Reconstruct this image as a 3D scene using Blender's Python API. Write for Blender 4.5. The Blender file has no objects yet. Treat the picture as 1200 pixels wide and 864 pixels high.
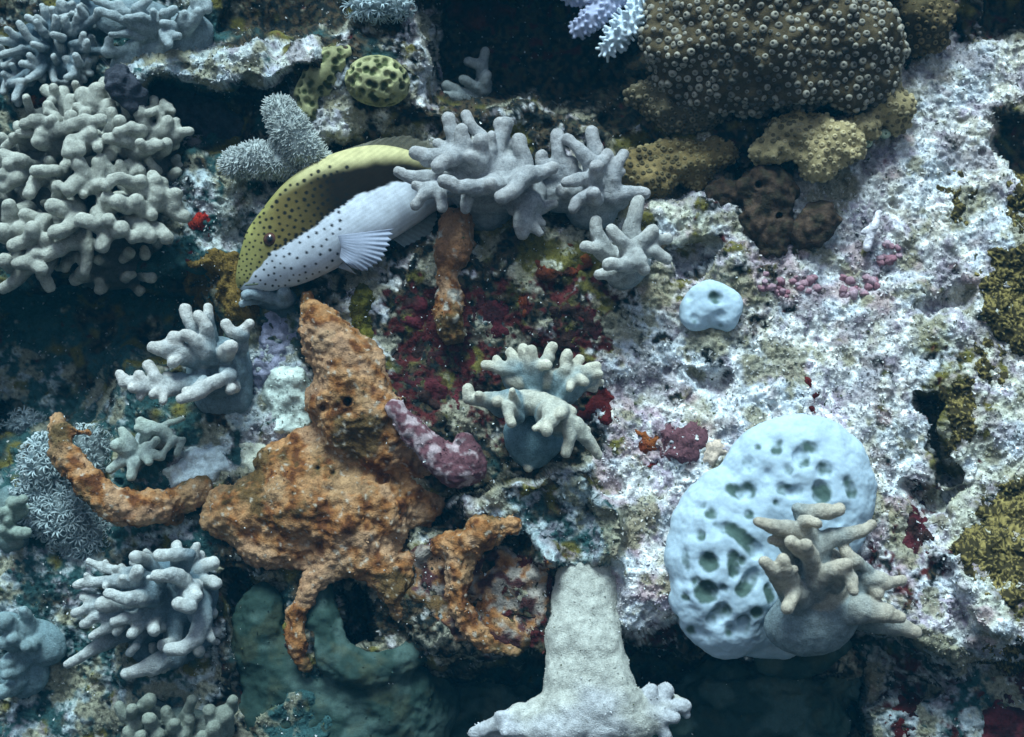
import bpy, math, random
import numpy as np
from mathutils import Vector

# ---------------------------------------------------------------- camera, sky, sun, exposure
S = 1.0 / 1200.0            # metres per photograph pixel on the reference plane of the reef wall
D0 = 1560.0                 # camera distance in the same pixel unit (1.3 m)
Z0 = 1.0                    # height of the picture centre above the scene origin
scene = bpy.context.scene
cam_data = bpy.data.cameras.new('camera')
cam = bpy.data.objects.new('camera', cam_data)
scene.collection.objects.link(cam)
cam.location = (0, -D0 * S, Z0)
cam.rotation_euler = (math.radians(90), 0, 0)
cam_data.sensor_fit = 'HORIZONTAL'
cam_data.sensor_width = 36
cam_data.lens = 36 * D0 / 1200
cam_data.clip_start = 0.02
cam_data.clip_end = 100
cam_data.dof.use_dof = True
cam_data.dof.focus_distance = 1.24
cam_data.dof.aperture_fstop = 5.0
scene.camera = cam

SUN_DIR = Vector((0.10, 0.46, -0.88)).normalized()      # the way the light travels
world = bpy.data.worlds.new('World')
scene.world = world
world.use_nodes = True
wn = world.node_tree.nodes
sky = wn.new('ShaderNodeTexSky')
sky.sky_type = 'NISHITA'
sky.sun_disc = False
sky.sun_elevation = math.asin(-SUN_DIR.z)
sky.sun_rotation = math.atan2(-SUN_DIR.x, -SUN_DIR.y)
wn['Background'].inputs['Strength'].default_value = 0.09
world.node_tree.links.new(sky.outputs[0], wn['Background'].inputs[0])
sun_data = bpy.data.lights.new('sun', 'SUN')
sun_data.energy = 5.0
sun_data.angle = math.radians(24)
sun_data.color = (0.74, 0.96, 1.0)
sun = bpy.data.objects.new('sun', sun_data)
scene.collection.objects.link(sun)
sun.location = (-0.4, -1.2, 2.6)
sun.rotation_euler = SUN_DIR.to_track_quat('-Z', 'Y').to_euler()
scene.view_settings.view_transform = 'Standard'
scene.view_settings.look = 'None'
scene.view_settings.gamma = 1.0
scene.view_settings.use_curve_mapping = False
scene.view_settings.exposure = 0.36
scene.cycles.max_bounces = 6
scene.cycles.diffuse_bounces = 3
scene.cycles.volume_bounces = 1

rng = np.random.default_rng(7)
random.seed(7)

# ---------------------------------------------------------------- numpy helpers
def lin(h):
    h = h.lstrip('#')
    c = np.array([int(h[i:i + 2], 16) / 255 for i in (0, 2, 4)])
    return np.where(c <= 0.04045, c / 12.92, ((c + 0.055) / 1.055) ** 2.4)

def Q(px, py, w):
    """pixel + height above the reference plane (towards the camera) -> position, pixel units"""
    px, py, w = np.asarray(px, float), np.asarray(py, float), np.asarray(w, float)
    k = (D0 - w) / D0
    return np.stack([(px - 600) * k, -w + 0 * k, (432 - py) * k], -1)

def wm(p):
    return np.asarray(p, float) * S + np.array([0, 0, Z0])

def _hash(ix, iy, iz, seed):
    h = (ix * 374761393 + iy * 668265263 + iz * 2147483647 + seed * 1274126177) & 0xFFFFFFFF
    h = ((h ^ (h >> 13)) * 1274126177) & 0xFFFFFFFF
    h = ((h ^ (h >> 16)) * 2246822519) & 0xFFFFFFFF
    return (h ^ (h >> 15)) & 0xFFFFFFFF

_G = np.array([[1,1,0],[-1,1,0],[1,-1,0],[-1,-1,0],[1,0,1],[-1,0,1],[1,0,-1],[-1,0,-1],
               [0,1,1],[0,-1,1],[0,1,-1],[0,-1,-1],[1,1,0],[-1,1,0],[0,-1,1],[0,-1,-1]], np.float32)

def pn(p, scale, seed=0):
    """gradient noise about -1..1, feature size = scale"""
    q = p / scale
    i = np.floor(q).astype(np.int64)
    f = (q - i).astype(np.float32)
    u = f * f * f * (f * (f * 6 - 15) + 10)
    out = np.zeros(len(p), np.float32)
    for a in (0, 1):
        for b in (0, 1):
            for c in (0, 1):
                g = _G[_hash(i[:, 0] + a, i[:, 1] + b, i[:, 2] + c, seed) & 15]
                d = g[:, 0] * (f[:, 0] - a) + g[:, 1] * (f[:, 1] - b) + g[:, 2] * (f[:, 2] - c)
                wgt = (u[:, 0] if a else 1 - u[:, 0]) * (u[:, 1] if b else 1 - u[:, 1]) * (u[:, 2] if c else 1 - u[:, 2])
                out += d * wgt
    return out * 1.3

def fbm(p, scale, n=3, seed=0, gain=0.5):
    out, a = 0, 1.0
    for k in range(n):
        out = out + a * pn(p, scale / 2 ** k, seed + k * 17)
        a *= gain
    return out

def worley(p, scale, seed=0):
    """distance to the nearest and second nearest scattered point, in cells"""
    q = p / scale
    i = np.floor(q).astype(np.int64)
    f = (q - i).astype(np.float32)
    d1 = np.full(len(p), 9.0, np.float32); d2 = d1.copy()
    for a in (-1, 0, 1):
        for b in (-1, 0, 1):
            for c in (-1, 0, 1):
                h = _hash(i[:, 0] + a, i[:, 1] + b, i[:, 2] + c, seed)
                ox = (h & 1023) / 1023.0; oy = ((h >> 10) & 1023) / 1023.0; oz = ((h >> 20) & 1023) / 1023.0
                d = np.sqrt((a + ox - f[:, 0]) ** 2 + (b + oy - f[:, 1]) ** 2 + (c + oz - f[:, 2]) ** 2).astype(np.float32)
                d2 = np.minimum(d2, np.maximum(d, d1)); d1 = np.minimum(d1, d)
    return d1, d2

def sst(a, b, x):
    t = np.clip((x - a) / (b - a), 0, 1)
    return t * t * (3 - 2 * t)

def mix(a, b, t):
    t = np.asarray(t)[..., None]
    return a * (1 - t) + b * t

# ---------------------------------------------------------------- materials
MATS = {}
def material(name, rough=0.8, speck=0.35, speck_scale=700, bump=0.4, bump_scale=900, bump_dist=0.0015,
             sss=0.0, spec=0.25, coat=0.0, trans=0.0, alpha=None):
    """vertex colour of the thing, varied by two procedural noises, with fine procedural relief"""
    if name in MATS:
        return MATS[name]
    m = bpy.data.materials.new(name); m.use_nodes = True
    nt = m.node_tree; N = nt.nodes; L = nt.links
    bs = N['Principled BSDF']
    at = N.new('ShaderNodeAttribute'); at.attribute_name = 'tone'
    tc = N.new('ShaderNodeTexCoord')
    n1 = N.new('ShaderNodeTexNoise'); n1.inputs['Scale'].default_value = speck_scale; n1.inputs['Detail'].default_value = 3
    n2 = N.new('ShaderNodeTexNoise'); n2.inputs['Scale'].default_value = speck_scale * 0.23; n2.inputs['Detail'].default_value = 2
    L.new(tc.outputs['Object'], n1.inputs['Vector']); L.new(tc.outputs['Object'], n2.inputs['Vector'])
    ad = N.new('ShaderNodeMath'); ad.operation = 'ADD'
    L.new(n1.outputs['Fac'], ad.inputs[0]); L.new(n2.outputs['Fac'], ad.inputs[1])
    mr = N.new('ShaderNodeMapRange')
    mr.inputs['From Min'].default_value = 0.7; mr.inputs['From Max'].default_value = 1.3
    mr.inputs['To Min'].default_value = 1 - speck; mr.inputs['To Max'].default_value = 1 + speck * 0.6
    L.new(ad.outputs[0], mr.inputs['Value'])
    mx = N.new('ShaderNodeVectorMath'); mx.operation = 'SCALE'
    L.new(at.outputs['Color'], mx.inputs[0]); L.new(mr.outputs[0], mx.inputs['Scale'])
    L.new(mx.outputs[0], bs.inputs['Base Color'])
    bs.inputs['Roughness'].default_value = rough
    bs.inputs['Specular IOR Level'].default_value = spec * 0.2
    bs.inputs['Coat Weight'].default_value = coat
    if sss:
        bs.inputs['Subsurface Weight'].default_value = sss
        bs.inputs['Subsurface Radius'].default_value = (1.0, 0.9, 0.8)
        bs.inputs['Subsurface Scale'].default_value = 0.006
    if trans:
        bs.inputs['Transmission Weight'].default_value = trans
    if alpha is not None:
        bs.inputs['Alpha'].default_value = alpha
    if bump:
        n3 = N.new('ShaderNodeTexNoise'); n3.inputs['Scale'].default_value = bump_scale; n3.inputs['Detail'].default_value = 3
        L.new(tc.outputs['Object'], n3.inputs['Vector'])
        bp = N.new('ShaderNodeBump'); bp.inputs['Strength'].default_value = bump; bp.inputs['Distance'].default_value = bump_dist
        L.new(n3.outputs['Fac'], bp.inputs['Height']); L.new(bp.outputs[0], bs.inputs['Normal'])
    MATS[name] = m
    return m

# ---------------------------------------------------------------- objects
def faces_normals(v, f):
    if f.shape[1] == 4:
        n = np.cross(v[f[:, 2]] - v[f[:, 0]], v[f[:, 3]] - v[f[:, 1]])
    else:
        n = np.cross(v[f[:, 1]] - v[f[:, 0]], v[f[:, 2]] - v[f[:, 0]])
    vn = np.zeros_like(v)
    for k in range(f.shape[1]):
        for c in range(3):
            vn[:, c] += np.bincount(f[:, k], n[:, c], len(v))
    l = np.linalg.norm(vn, axis=1, keepdims=True)
    return vn / np.maximum(l, 1e-9)

def mesh_object(name, v, f, tone, mat, parent=None, base=None, normals=None, smooth=True):
    """v in pixel units; tone = one colour or a colour per vertex; one mesh object"""
    me = bpy.data.meshes.new(name)
    p = wm(v)
    b = np.zeros(3) if base is None else np.asarray(base)
    p = p - b
    nv, nf = len(v), len(f); k = f.shape[1]
    me.vertices.add(nv); me.vertices.foreach_set('co', p.astype(np.float32).ravel())
    me.loops.add(nf * k); me.loops.foreach_set('vertex_index', f.astype(np.int32).ravel())
    me.polygons.add(nf)
    me.polygons.foreach_set('loop_start', np.arange(0, nf * k, k, dtype=np.int32))
    me.polygons.foreach_set('use_smooth', np.full(nf, smooth))
    me.update(calc_edges=True)
    tone = np.asarray(tone, float)
    if tone.ndim == 1:
        tone = np.repeat(tone[None], nv, 0)
    at = me.color_attributes.new('tone', 'FLOAT_COLOR', 'POINT')
    at.data.foreach_set('color', np.concatenate([np.clip(tone, 0, 1), np.ones((nv, 1))], 1).astype(np.float32).ravel())
    me.materials.append(mat)
    if normals is not None:
        me.normals_split_custom_set_from_vertices([tuple(q) for q in normals])
    o = bpy.data.objects.new(name, me)
    scene.collection.objects.link(o)
    if parent is not None:
        o.parent = parent
    elif base is not None:
        o.location = tuple(b)
    return o

def tag(o, label, cat, group=None):
    o['label'] = label; o['category'] = cat
    if group: o['group'] = group
    return o

def thing(name, label, cat, base, group=None):
    o = bpy.data.objects.new(name, None)
    scene.collection.objects.link(o)
    o.location = tuple(base); o.empty_display_size = 0.02
    return tag(o, label, cat, group)

def sub(v, f, sel, vn):
    ff = f[sel]
    u, inv = np.unique(ff, return_inverse=True)
    return u, inv.reshape(ff.shape)

# ---------------------------------------------------------------- smooth solids: distance field + surface nets
def surface_nets(F, org, h):
    s = F < 0
    nx, ny, nz = F.shape
    cnt = np.zeros((nx - 1, ny - 1, nz - 1), np.int8)
    offs = [(a, b, c) for a in (0, 1) for b in (0, 1) for c in (0, 1)]
    for a, b, c in offs:
        cnt += s[a:nx - 1 + a, b:ny - 1 + b, c:nz - 1 + c]
    mixed = (cnt > 0) & (cnt < 8)
    idx = np.argwhere(mixed)
    ids = np.full(mixed.shape, -1, np.int64); ids[mixed] = np.arange(len(idx))
    val = np.stack([F[idx[:, 0] + a, idx[:, 1] + b, idx[:, 2] + c] for a, b, c in offs], 1)
    acc = np.zeros((len(idx), 3)); num = np.zeros(len(idx))
    O = np.array(offs, float)
    for i in range(8):
        for j in range(i + 1, 8):
            if abs(O[i] - O[j]).sum() != 1: continue
            m = (val[:, i] < 0) != (val[:, j] < 0)
            t = np.where(m, val[:, i] / np.where(m, val[:, i] - val[:, j], 1), 0)
            acc += m[:, None] * (O[i] + t[:, None] * (O[j] - O[i])); num += m
    v = org + h * (idx + acc / num[:, None])
    out = []
    for ax in range(3):
        sl0 = [slice(1, -1)] * 3; sl1 = [slice(1, -1)] * 3
        sl0[ax] = slice(0, -1); sl1[ax] = slice(1, None)
        a, b = s[tuple(sl0)], s[tuple(sl1)]
        e = np.argwhere(a != b)
        inside = a[tuple(e.T)]
        e = e + np.array([0 if q == ax else 1 for q in range(3)])
        p, q = (ax + 1) % 3, (ax + 2) % 3
        quad = []
        for dp, dq in ((-1, -1), (0, -1), (0, 0), (-1, 0)):
            c = e.copy(); c[:, p] += dp; c[:, q] += dq
            quad.append(ids[c[:, 0], c[:, 1], c[:, 2]])
        quad = np.stack(quad, 1)
        quad[~inside] = quad[~inside][:, ::-1]
        out.append(quad)
    f = np.concatenate(out)
    return v, f[(f >= 0).all(1)]

def seg_dist(P, a, b, ra, rb, par=False):
    d = b - a; L2 = max(float(d @ d), 1e-9)
    t = np.clip(((P - a) @ d) / L2, 0, 1)
    e = np.linalg.norm(P - a - t[..., None] * d, axis=-1) - (ra + (rb - ra) * t)
    return (e, t) if par else e

def ell_dist(P, c, r, rot=0.0):
    q = P - c
    if rot:
        ca, sa = math.cos(rot), math.sin(rot)
        q = np.stack([q[..., 0] * ca + q[..., 2] * sa, q[..., 1], -q[..., 0] * sa + q[..., 2] * ca], -1)
    k0 = np.linalg.norm(q / r, axis=-1); k1 = np.linalg.norm(q / (r * r), axis=-1)
    return k0 * (k0 - 1) / np.maximum(k1, 1e-9)

def solid(prims, h=1.7, k=2.5, cuts=(), kc=2.0):
    """prims: list of groups, each ('path', [(P, r), ...]) or ('ell', centre, radii, rot); returns verts, quads, group id per face"""
    lo = np.full(3, 1e9); hi = -lo
    boxes = []
    for g in prims:
        if g[0] == 'path':
            pts = np.array([p for p, r in g[1]]); rs = np.array([r for p, r in g[1]])
            a = (pts - rs[:, None]).min(0); b = (pts + rs[:, None]).max(0)
        else:
            rr = max(g[2]) if len(g) > 3 and g[3] else np.asarray(g[2], float)
            a, b = g[1] - rr, g[1] + rr
        boxes.append((a, b)); lo = np.minimum(lo, a); hi = np.maximum(hi, b)
    pad = 3 * k + 2 * h
    lo = lo - pad; hi = hi + pad
    n = np.ceil((hi - lo) / h).astype(int) + 1
    acc = np.full(n, 1e-9, np.float32); best = np.full(n, 1e9, np.float32); gid = np.zeros(n, np.int16); tpar = np.ones(n, np.float32)
    def block(a, b):
        i0 = np.maximum(((a - lo) / h).astype(int), 0); i1 = np.minimum(np.ceil((b - lo) / h).astype(int) + 1, n)
        g = np.meshgrid(*[lo[q] + h * np.arange(i0[q], i1[q]) for q in range(3)], indexing='ij')
        return tuple(slice(i0[q], i1[q]) for q in range(3)), np.stack(g, -1)
    for gi, g in enumerate(prims):
        a, b = boxes[gi]
        sl, P = block(a - pad, b + pad)
        if g[0] == 'path':
            d = None; ns_ = len(g[1]) - 1
            for si, ((p0, r0), (p1, r1)) in enumerate(zip(g[1][:-1], g[1][1:])):
                e, t_ = seg_dist(P, p0, p1, r0, r1, True)
                t_ = (si + t_) / ns_
                if d is None: d, tp = e, t_
                else: tp = np.where(e < d, t_, tp); d = np.minimum(d, e)
        else:
            tp = 1.0
            d = ell_dist(P, g[1], np.asarray(g[2], float), g[3] if len(g) > 3 else 0)
        acc[sl] += np.exp(np.clip(-d / k, -30, 30)).astype(np.float32)
        m = d < best[sl]
        best[sl] = np.where(m, d, best[sl]); gid[sl] = np.where(m, gi, gid[sl]); tpar[sl] = np.where(m, tp, tpar[sl])
    F = -k * np.log(acc)
    for g in cuts:
        pts = np.array([p for p, r in g]); rs = np.array([r for p, r in g])
        sl, P = block((pts - rs[:, None]).min(0) - 3 * kc - h, (pts + rs[:, None]).max(0) + 3 * kc + h)
        if P.size == 0: continue
        d = None
        for (p0, r0), (p1, r1) in zip(g[:-1], g[1:]):
            e = seg_dist(P, p0, p1, r0, r1); d = e if d is None else np.minimum(d, e)
        F[sl] = kc * np.logaddexp(F[sl] / kc, -d / kc)
    v, f = surface_nets(F, lo, h)
    c = np.round((v[f].mean(1) - lo) / h).astype(int)
    c = np.minimum(c, n - 1)
    global LAST_T                                           # place along its path of each vertex: 0 at a finger tip, 1 at its root
    cv = np.minimum(np.round((v - lo) / h).astype(int), n - 1)
    LAST_T = tpar[cv[:, 0], cv[:, 1], cv[:, 2]]
    return v, f, gid[c[:, 0], c[:, 1], c[:, 2]]

def smooth_mesh(v, f, it=2):
    for _ in range(it):
        s = np.zeros_like(v); cn = np.zeros(len(v))
        for k in range(4):
            a, b = f[:, k], f[:, (k + 1) % 4]
            for c in range(3):
                s[:, c] += np.bincount(a, v[b, c], len(v))
            cn += np.bincount(a, minlength=len(v))
        v = v * 0.5 + 0.5 * s / np.maximum(cn, 1)[:, None]
    return v

LAST_T = None
SCAT = []     # (verts, normals, tones) of surfaces that collect turf and grains
# ---------------------------------------------------------------- the reef wall
CX0, CY0, CST = -420, -420, 4.0
cxs = np.arange(CX0, 1641, CST); cys = np.arange(CY0, 1305, CST)
GX, GY = np.meshgrid(cxs, cys)

_gp = np.stack([GX.ravel(), np.zeros(GX.size), GY.ravel()], 1)
GXW = GX + (11 * fbm(_gp, 58, 3, 201)).reshape(GX.shape); GYW = GY + (11 * fbm(_gp, 58, 3, 207)).reshape(GX.shape)   # outlines wander
def poly_sd(poly, X=None, Y=None):
    """signed distance to a polygon, positive inside"""
    X = GXW if X is None else X; Y = GYW if Y is None else Y
    d = np.full(X.shape, 1e9); ins = np.zeros(X.shape, bool)
    n = len(poly)
    for i in range(n):
        ax, ay = poly[i]; bx, by = poly[(i + 1) % n]
        ex, ey = bx - ax, by - ay
        t = np.clip(((X - ax) * ex + (Y - ay) * ey) / (ex * ex + ey * ey), 0, 1)
        d = np.minimum(d, np.hypot(X - ax - t * ex, Y - ay - t * ey))
        c = (ay > Y) != (by > Y)
        ins ^= c & (X < (bx - ax) * (Y - ay) / (by - ay if by != ay else 1e-9) + ax)
    return np.where(ins, d, -d)

def bil(M, px, py):
    fx = np.clip((np.asarray(px, float) - CX0) / CST, 0, M.shape[1] - 1.001)
    fy = np.clip((np.asarray(py, float) - CY0) / CST, 0, M.shape[0] - 1.001)
    i = fx.astype(int); j = fy.astype(int); u = fx - i; v = fy - j
    return (M[j, i] * (1 - u) + M[j, i + 1] * u) * (1 - v) + (M[j + 1, i] * (1 - u) + M[j + 1, i + 1] * u) * v

SLAB = [(700, 330), (745, 225), (930, 190), (1035, 95), (1090, 45), (1620, 20), (1620, 690), (1080, 790), (1000, 725), (870, 748), (720, 735), (705, 600)]
W = 0.10 * (GY - 432) - 45 * sst(330, 60, GX)
mk = sst(-26, 26, poly_sd(SLAB))
W += mk * (26 + 0.13 * (GY - 400))
for poly, fe, amp in [
    ([(430, 795), (640, 778), (740, 762), (870, 772), (960, 792), (1010, 790), (1010, 1200), (300, 1200), (400, 860)], 13, -150),
    ([(505, -20), (760, -20), (765, 90), (720, 140), (640, 120), (505, 110)], 25, -120),
    ([(470, -300), (700, -300), (690, -50), (490, -50)], 16, 62),  # unseen brow above the frame, added to shade the top centre hollow
    ([(1110, -300), (1400, -300), (1400, -35), (1125, -35)], 14, 90),  # another unseen brow, added to keep sun off the top right corner
    ([(20, 350), (190, 330), (250, 335), (235, 400), (140, 420), (110, 490), (0, 520), (-80, 400)], 26, -105),
    ([(170, 108), (330, 98), (362, 120), (320, 165), (255, 178), (215, 182), (200, 125)], 14, -70),
    ([(125, 78), (200, 62), (340, 40), (375, 52), (372, 88), (300, 100), (200, 106), (150, 102)], 13, 48),
    ([(260, -100), (410, -100), (400, 25), (340, 42), (270, 30)], 18, -60),
    ([(400, 694), (440, 694), (446, 752), (404, 758)], 6, -170),
    ([(450, 280), (700, 280), (720, 560), (600, 600), (480, 560), (420, 400)], 40, 22),
    ([(520, 592), (600, 566), (690, 545), (724, 600), (722, 655), (650, 668), (600, 622)], 8, 52),
    ([(500, 630), (660, 645), (690, 700), (655, 772), (610, 782), (520, 762), (460, 720)], 14, 34),
    ([(1082, 466), (1104, 470), (1118, 565), (1096, 560)], 6, -75),
    ([(1062, 562), (1130, 572), (1112, 612), (1090, 602)], 7, -45),
    ([(1165, 150), (1620, 50), (1620, 205), (1178, 202)], 12, -60),
    ([(1000, 745), (1060, 735), (1105, 800), (1010, 840)], 15, -55),
    ([(1078, 346), (1140, 336), (1132, 366), (1086, 372)], 7, -32),
    ([(785, 290), (835, 288), (826, 316), (790, 322)], 8, -40),
    ([(1135, -200), (1620, -200), (1620, 22), (1150, 40)], 10, -70),
    ([(1060, -150), (1135, -150), (1145, 40), (1095, 60)], 15, -40),
    ([(270, 250), (330, 200), (480, 170), (520, 230), (460, 300), (300, 350)], 28, -26),
    ([(265, 680), (330, 690), (345, 790), (300, 830), (270, 760)], 16, -60),
    ([(482, 578), (548, 574), (540, 600), (482, 612)], 6, -40),
    ([(455, 395), (560, 395), (560, 470), (470, 490)], 18, -16),
    ([(0, 470), (45, 490), (30, 560), (-60, 560)], 12, -50),
    ([(725, 150), (900, 190), (890, 235), (830, 225), (760, 225)], 20, -40),
    ([(350, 60), (480, 30), (520, 120), (470, 160), (360, 170)], 24, 22),
    ([(655, 700), (725, 690), (760, 720), (745, 760), (690, 770)], 14, -10),
    ([(810, 440), (850, 436), (852, 455), (815, 462)], 5, -26),
    ([(1100, 640), (1620, 560), (1620, 760), (1160, 760)], 20, 14),
    ([(1090, 650), (1120, 640), (1185, 730), (1160, 745)], 8, 20),
]:
    W += amp * sst(-fe, fe, poly_sd(poly))
gp = np.stack([GX.ravel(), np.zeros(GX.size), GY.ravel()], 1)
W += (14 * fbm(gp, 130, 3, 3)).reshape(GX.shape)

def w_at(px, py):
    return bil(W, px, py)

# colour regions: pale sediment and what shows between it, with recess shade painted in
PALE = np.full(GX.shape, 0.32); TEAL = sst(520, 120, GX) * 0.7; PINK = np.zeros(GX.shape) + 0.12; RED = np.zeros(GX.shape) + 0.05; OLIVE = np.zeros(GX.shape) + 0.25  # TEAL at left: bluish water haze painted into the rock
def paint(M, poly, val, fe=12):
    m = sst(-fe, fe, poly_sd(poly)); M += (val - M) * m
paint(PALE, SLAB, 0.86, 12)
paint(PALE, [(1040, 120), (1100, 50), (1620, 30), (1620, 300), (1140, 330), (1050, 260), (1000, 230)], 1.02, 25)
paint(PALE, [(900, 380), (1080, 370), (1080, 480), (1000, 540), (880, 470)], 0.95, 30)
paint(PALE, [(700, 330), (720, 250), (880, 240), (930, 330), (860, 440), (720, 420)], 0.62, 25)
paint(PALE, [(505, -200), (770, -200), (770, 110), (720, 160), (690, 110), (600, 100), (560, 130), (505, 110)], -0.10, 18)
paint(PALE, [(20, 330), (250, 320), (240, 410), (130, 430), (100, 520), (-80, 540), (-80, 400)], 0.14, 25)  # hollow below the beige colony: its shade painted as darker rock
paint(PALE, [(125, 75), (200, 58), (340, 36), (378, 52), (372, 86), (300, 96), (200, 100), (150, 100)], 0.80, 8)
paint(PALE, [(170, 108), (330, 98), (362, 120), (320, 165), (255, 178), (215, 182), (200, 125)], 0.10, 10)  # shade beneath the ledge, put into the rock colour
paint(PALE, [(260, -200), (420, -200), (400, 28), (340, 42), (260, 34)], 0.10, 12)  # top hollow darkened in colour to stand for its shade
paint(PALE, [(205, 205), (300, 195), (345, 210), (285, 300), (230, 290), (205, 260)], 0.66, 12)
paint(PALE, [(330, 110), (400, 90), (420, 150), (370, 190), (330, 190)], 0.72, 10)
paint(PALE, [(460, 20), (520, 10), (520, 120), (470, 140), (460, 60)], 0.60, 12)
paint(PALE, [(-80, 620), (100, 560), (240, 640), (290, 860), (290, 1300), (-80, 1300)], 0.50, 25)
paint(PALE, [(0, 400), (110, 430), (140, 500), (20, 500), (-80, 480)], 0.42, 16)
paint(PALE, [(280, 400), (340, 410), (375, 470), (370, 560), (300, 580), (275, 500)], 0.86, 10)
paint(PALE, [(185, 545), (220, 520), (270, 510), (272, 560), (220, 575)], 0.90, 6)
paint(PALE, [(520, 592), (600, 566), (690, 545), (724, 600), (722, 655), (650, 668), (600, 622)], 0.60, 10)
paint(PALE, [(410, 300), (480, 300), (470, 400), (450, 440), (400, 380)], 0.62, 10)
paint(PALE, [(450, 335), (560, 335), (560, 480), (470, 490)], 0.18, 12)
paint(PALE, [(560, 320), (715, 330), (715, 420), (600, 410)], 0.30, 12)
paint(PALE, [(300, 795), (640, 780), (740, 764), (870, 774), (1010, 792), (1010, 1300), (300, 1300)], 0.07, 12)  # shadow of the overhang painted into the bottom recess
paint(PALE, [(1000, 745), (1070, 735), (1200, 800), (1620, 900), (1620, 1300), (1000, 1300)], 0.52, 20)
paint(PALE, [(1080, 400), (1140, 410), (1120, 560), (1080, 560)], 0.45, 10)
paint(PALE, [(1010, 640), (1090, 560), (1110, 700), (1060, 740), (1000, 720)], 0.58, 14)
paint(PALE, [(1165, 130), (1620, 30), (1620, 205), (1178, 202)], 0.12, 10)  # shade of the right crevice painted dark
paint(PALE, [(1135, -200), (1620, -200), (1620, 22), (1150, 40)], 0.05, 8)  # corner recess: shade put into its colour
paint(PALE, [(1095, 660), (1120, 650), (1185, 735), (1165, 745)], 0.95, 6)
paint(RED, [(440, 330), (720, 320), (720, 440), (600, 520), (450, 490)], 0.66, 15)
paint(RED, [(520, -200), (700, -200), (700, 80), (560, 90), (520, 40)], 0.35, 20)
paint(RED, [(1010, 560), (1110, 560), (1110, 720), (1020, 720)], 0.5, 20)
paint(RED, [(1000, 760), (1620, 760), (1620, 1300), (1000, 1300)], 0.32, 20)
paint(TEAL, [(990, 740), (1620, 760), (1620, 1300), (990, 1300)], 0.5, 25)
paint(RED, [(560, 640), (660, 650), (660, 770), (560, 770)], 0.6, 14)
paint(RED, [(720, 700), (790, 690), (790, 760), (720, 760)], 0.6, 12)
PINK += 0.16 * sst(640, 760, GX)
RED += 0.20 * sst(680, 800, GX)
paint(PINK, [(700, 440), (790, 440), (790, 720), (700, 720)], 0.62, 20)
paint(PINK, [(880, 285), (1050, 280), (1060, 350), (960, 380), (880, 350)], 0.55, 14)
paint(PINK, [(980, 560), (1080, 560), (1080, 720), (1000, 720)], 0.55, 18)
paint(TEAL, [(280, 400), (340, 410), (375, 470), (370, 560), (300, 580), (275, 500)], 0.55, 10)
paint(TEAL, [(560, 600), (690, 545), (724, 600), (722, 655), (650, 668)], 0.7, 10)
paint(TEAL, [(300, 795), (640, 780), (740, 764), (870, 774), (1010, 792), (1010, 1300), (300, 1300)], 0.8, 14)  # blue-green of the overhang's shadow, painted as well
paint(OLIVE, [(480, -200), (780, -200), (780, 130), (600, 130), (480, 100)], 0.0, 20)
paint(OLIVE, [(1080, 380), (1620, 280), (1620, 760), (1120, 720)], 0.75, 20)
paint(OLIVE, [(740, 225), (840, 225), (860, 300), (760, 310)], 0.6, 15)
paint(OLIVE, [(600, 280), (700, 270), (700, 320), (610, 330)], 0.7, 10)

def axis(a, b, st, far):
    core = np.arange(a, b + st, st)
    o = []; s = st; x = 0
    while x < far:
        s *= 1.16; x += s; o.append(x)
    o = np.array(o)
    return np.concatenate([(a - o)[::-1], core, core[-1] + o])

gx = axis(-36, 1236, 1.55, 1500); gy = axis(-36, 900, 1.55, 1500)
PX, PY = np.meshgrid(gx, gy)
ny_, nx_ = PX.shape
px, py = PX.ravel(), PY.ravel()
g3 = np.stack([px, 0 * px, py], 1)
wx = px + 9 * pn(g3, 34, 11); wy = py + 9 * pn(g3, 34, 12)
w0 = bil(W, wx, wy)
V = Q(px, py, w0)
ii = np.arange(nx_ * ny_).reshape(ny_, nx_)
FACE = np.stack([ii[:-1, :-1], ii[1:, :-1], ii[1:, 1:], ii[:-1, 1:]], -1).reshape(-1, 4)
VN = faces_normals(V, FACE)
if VN[:, 1].mean() > 0:
    FACE = FACE[:, ::-1]; VN = -VN
near = sst(320, 40, np.maximum(np.maximum(-px, px - 1200), np.maximum(-py, py - 864)))
flatn = np.clip(np.abs(VN[:, 1]) * 1.7, 0.22, 1)                 # steep faces carry less fine relief
rub = fbm(V, 42, 2, 21)                                   # lumps
c1, c2 = worley(V, 11, 5); c3, _ = worley(V, 5.6, 6)                                 # rubble
crumb = pn(V, 8.5, 31); fine = pn(V, 4.6, 32)
ridge = 1 - np.abs(pn(V, 21, 33)) * 2
fuzzy = sst(0.1, 0.5, bil(PALE, px, py))
disp = 7.0 * rub + flatn * ((1.2 + 1.2 * fuzzy) * (0.55 - c1) * 1.5 + 1.8 * ridge * 0.6 + (0.9 + 0.8 * fuzzy) * crumb * 1.2 + near * ((0.6 + 0.9 * fuzzy) * fine * 1.2 + (1.0 + 1.5 * fuzzy) * (0.5 - c3) * 1.6))
# small bored holes
h1, _ = worley(np.stack([px, 0 * px, py], 1), 46, 77)
disp -= 9 * sst(0.16, 0.07, h1)
V = V + VN * disp[:, None]
VN = faces_normals(V, FACE)

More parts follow.
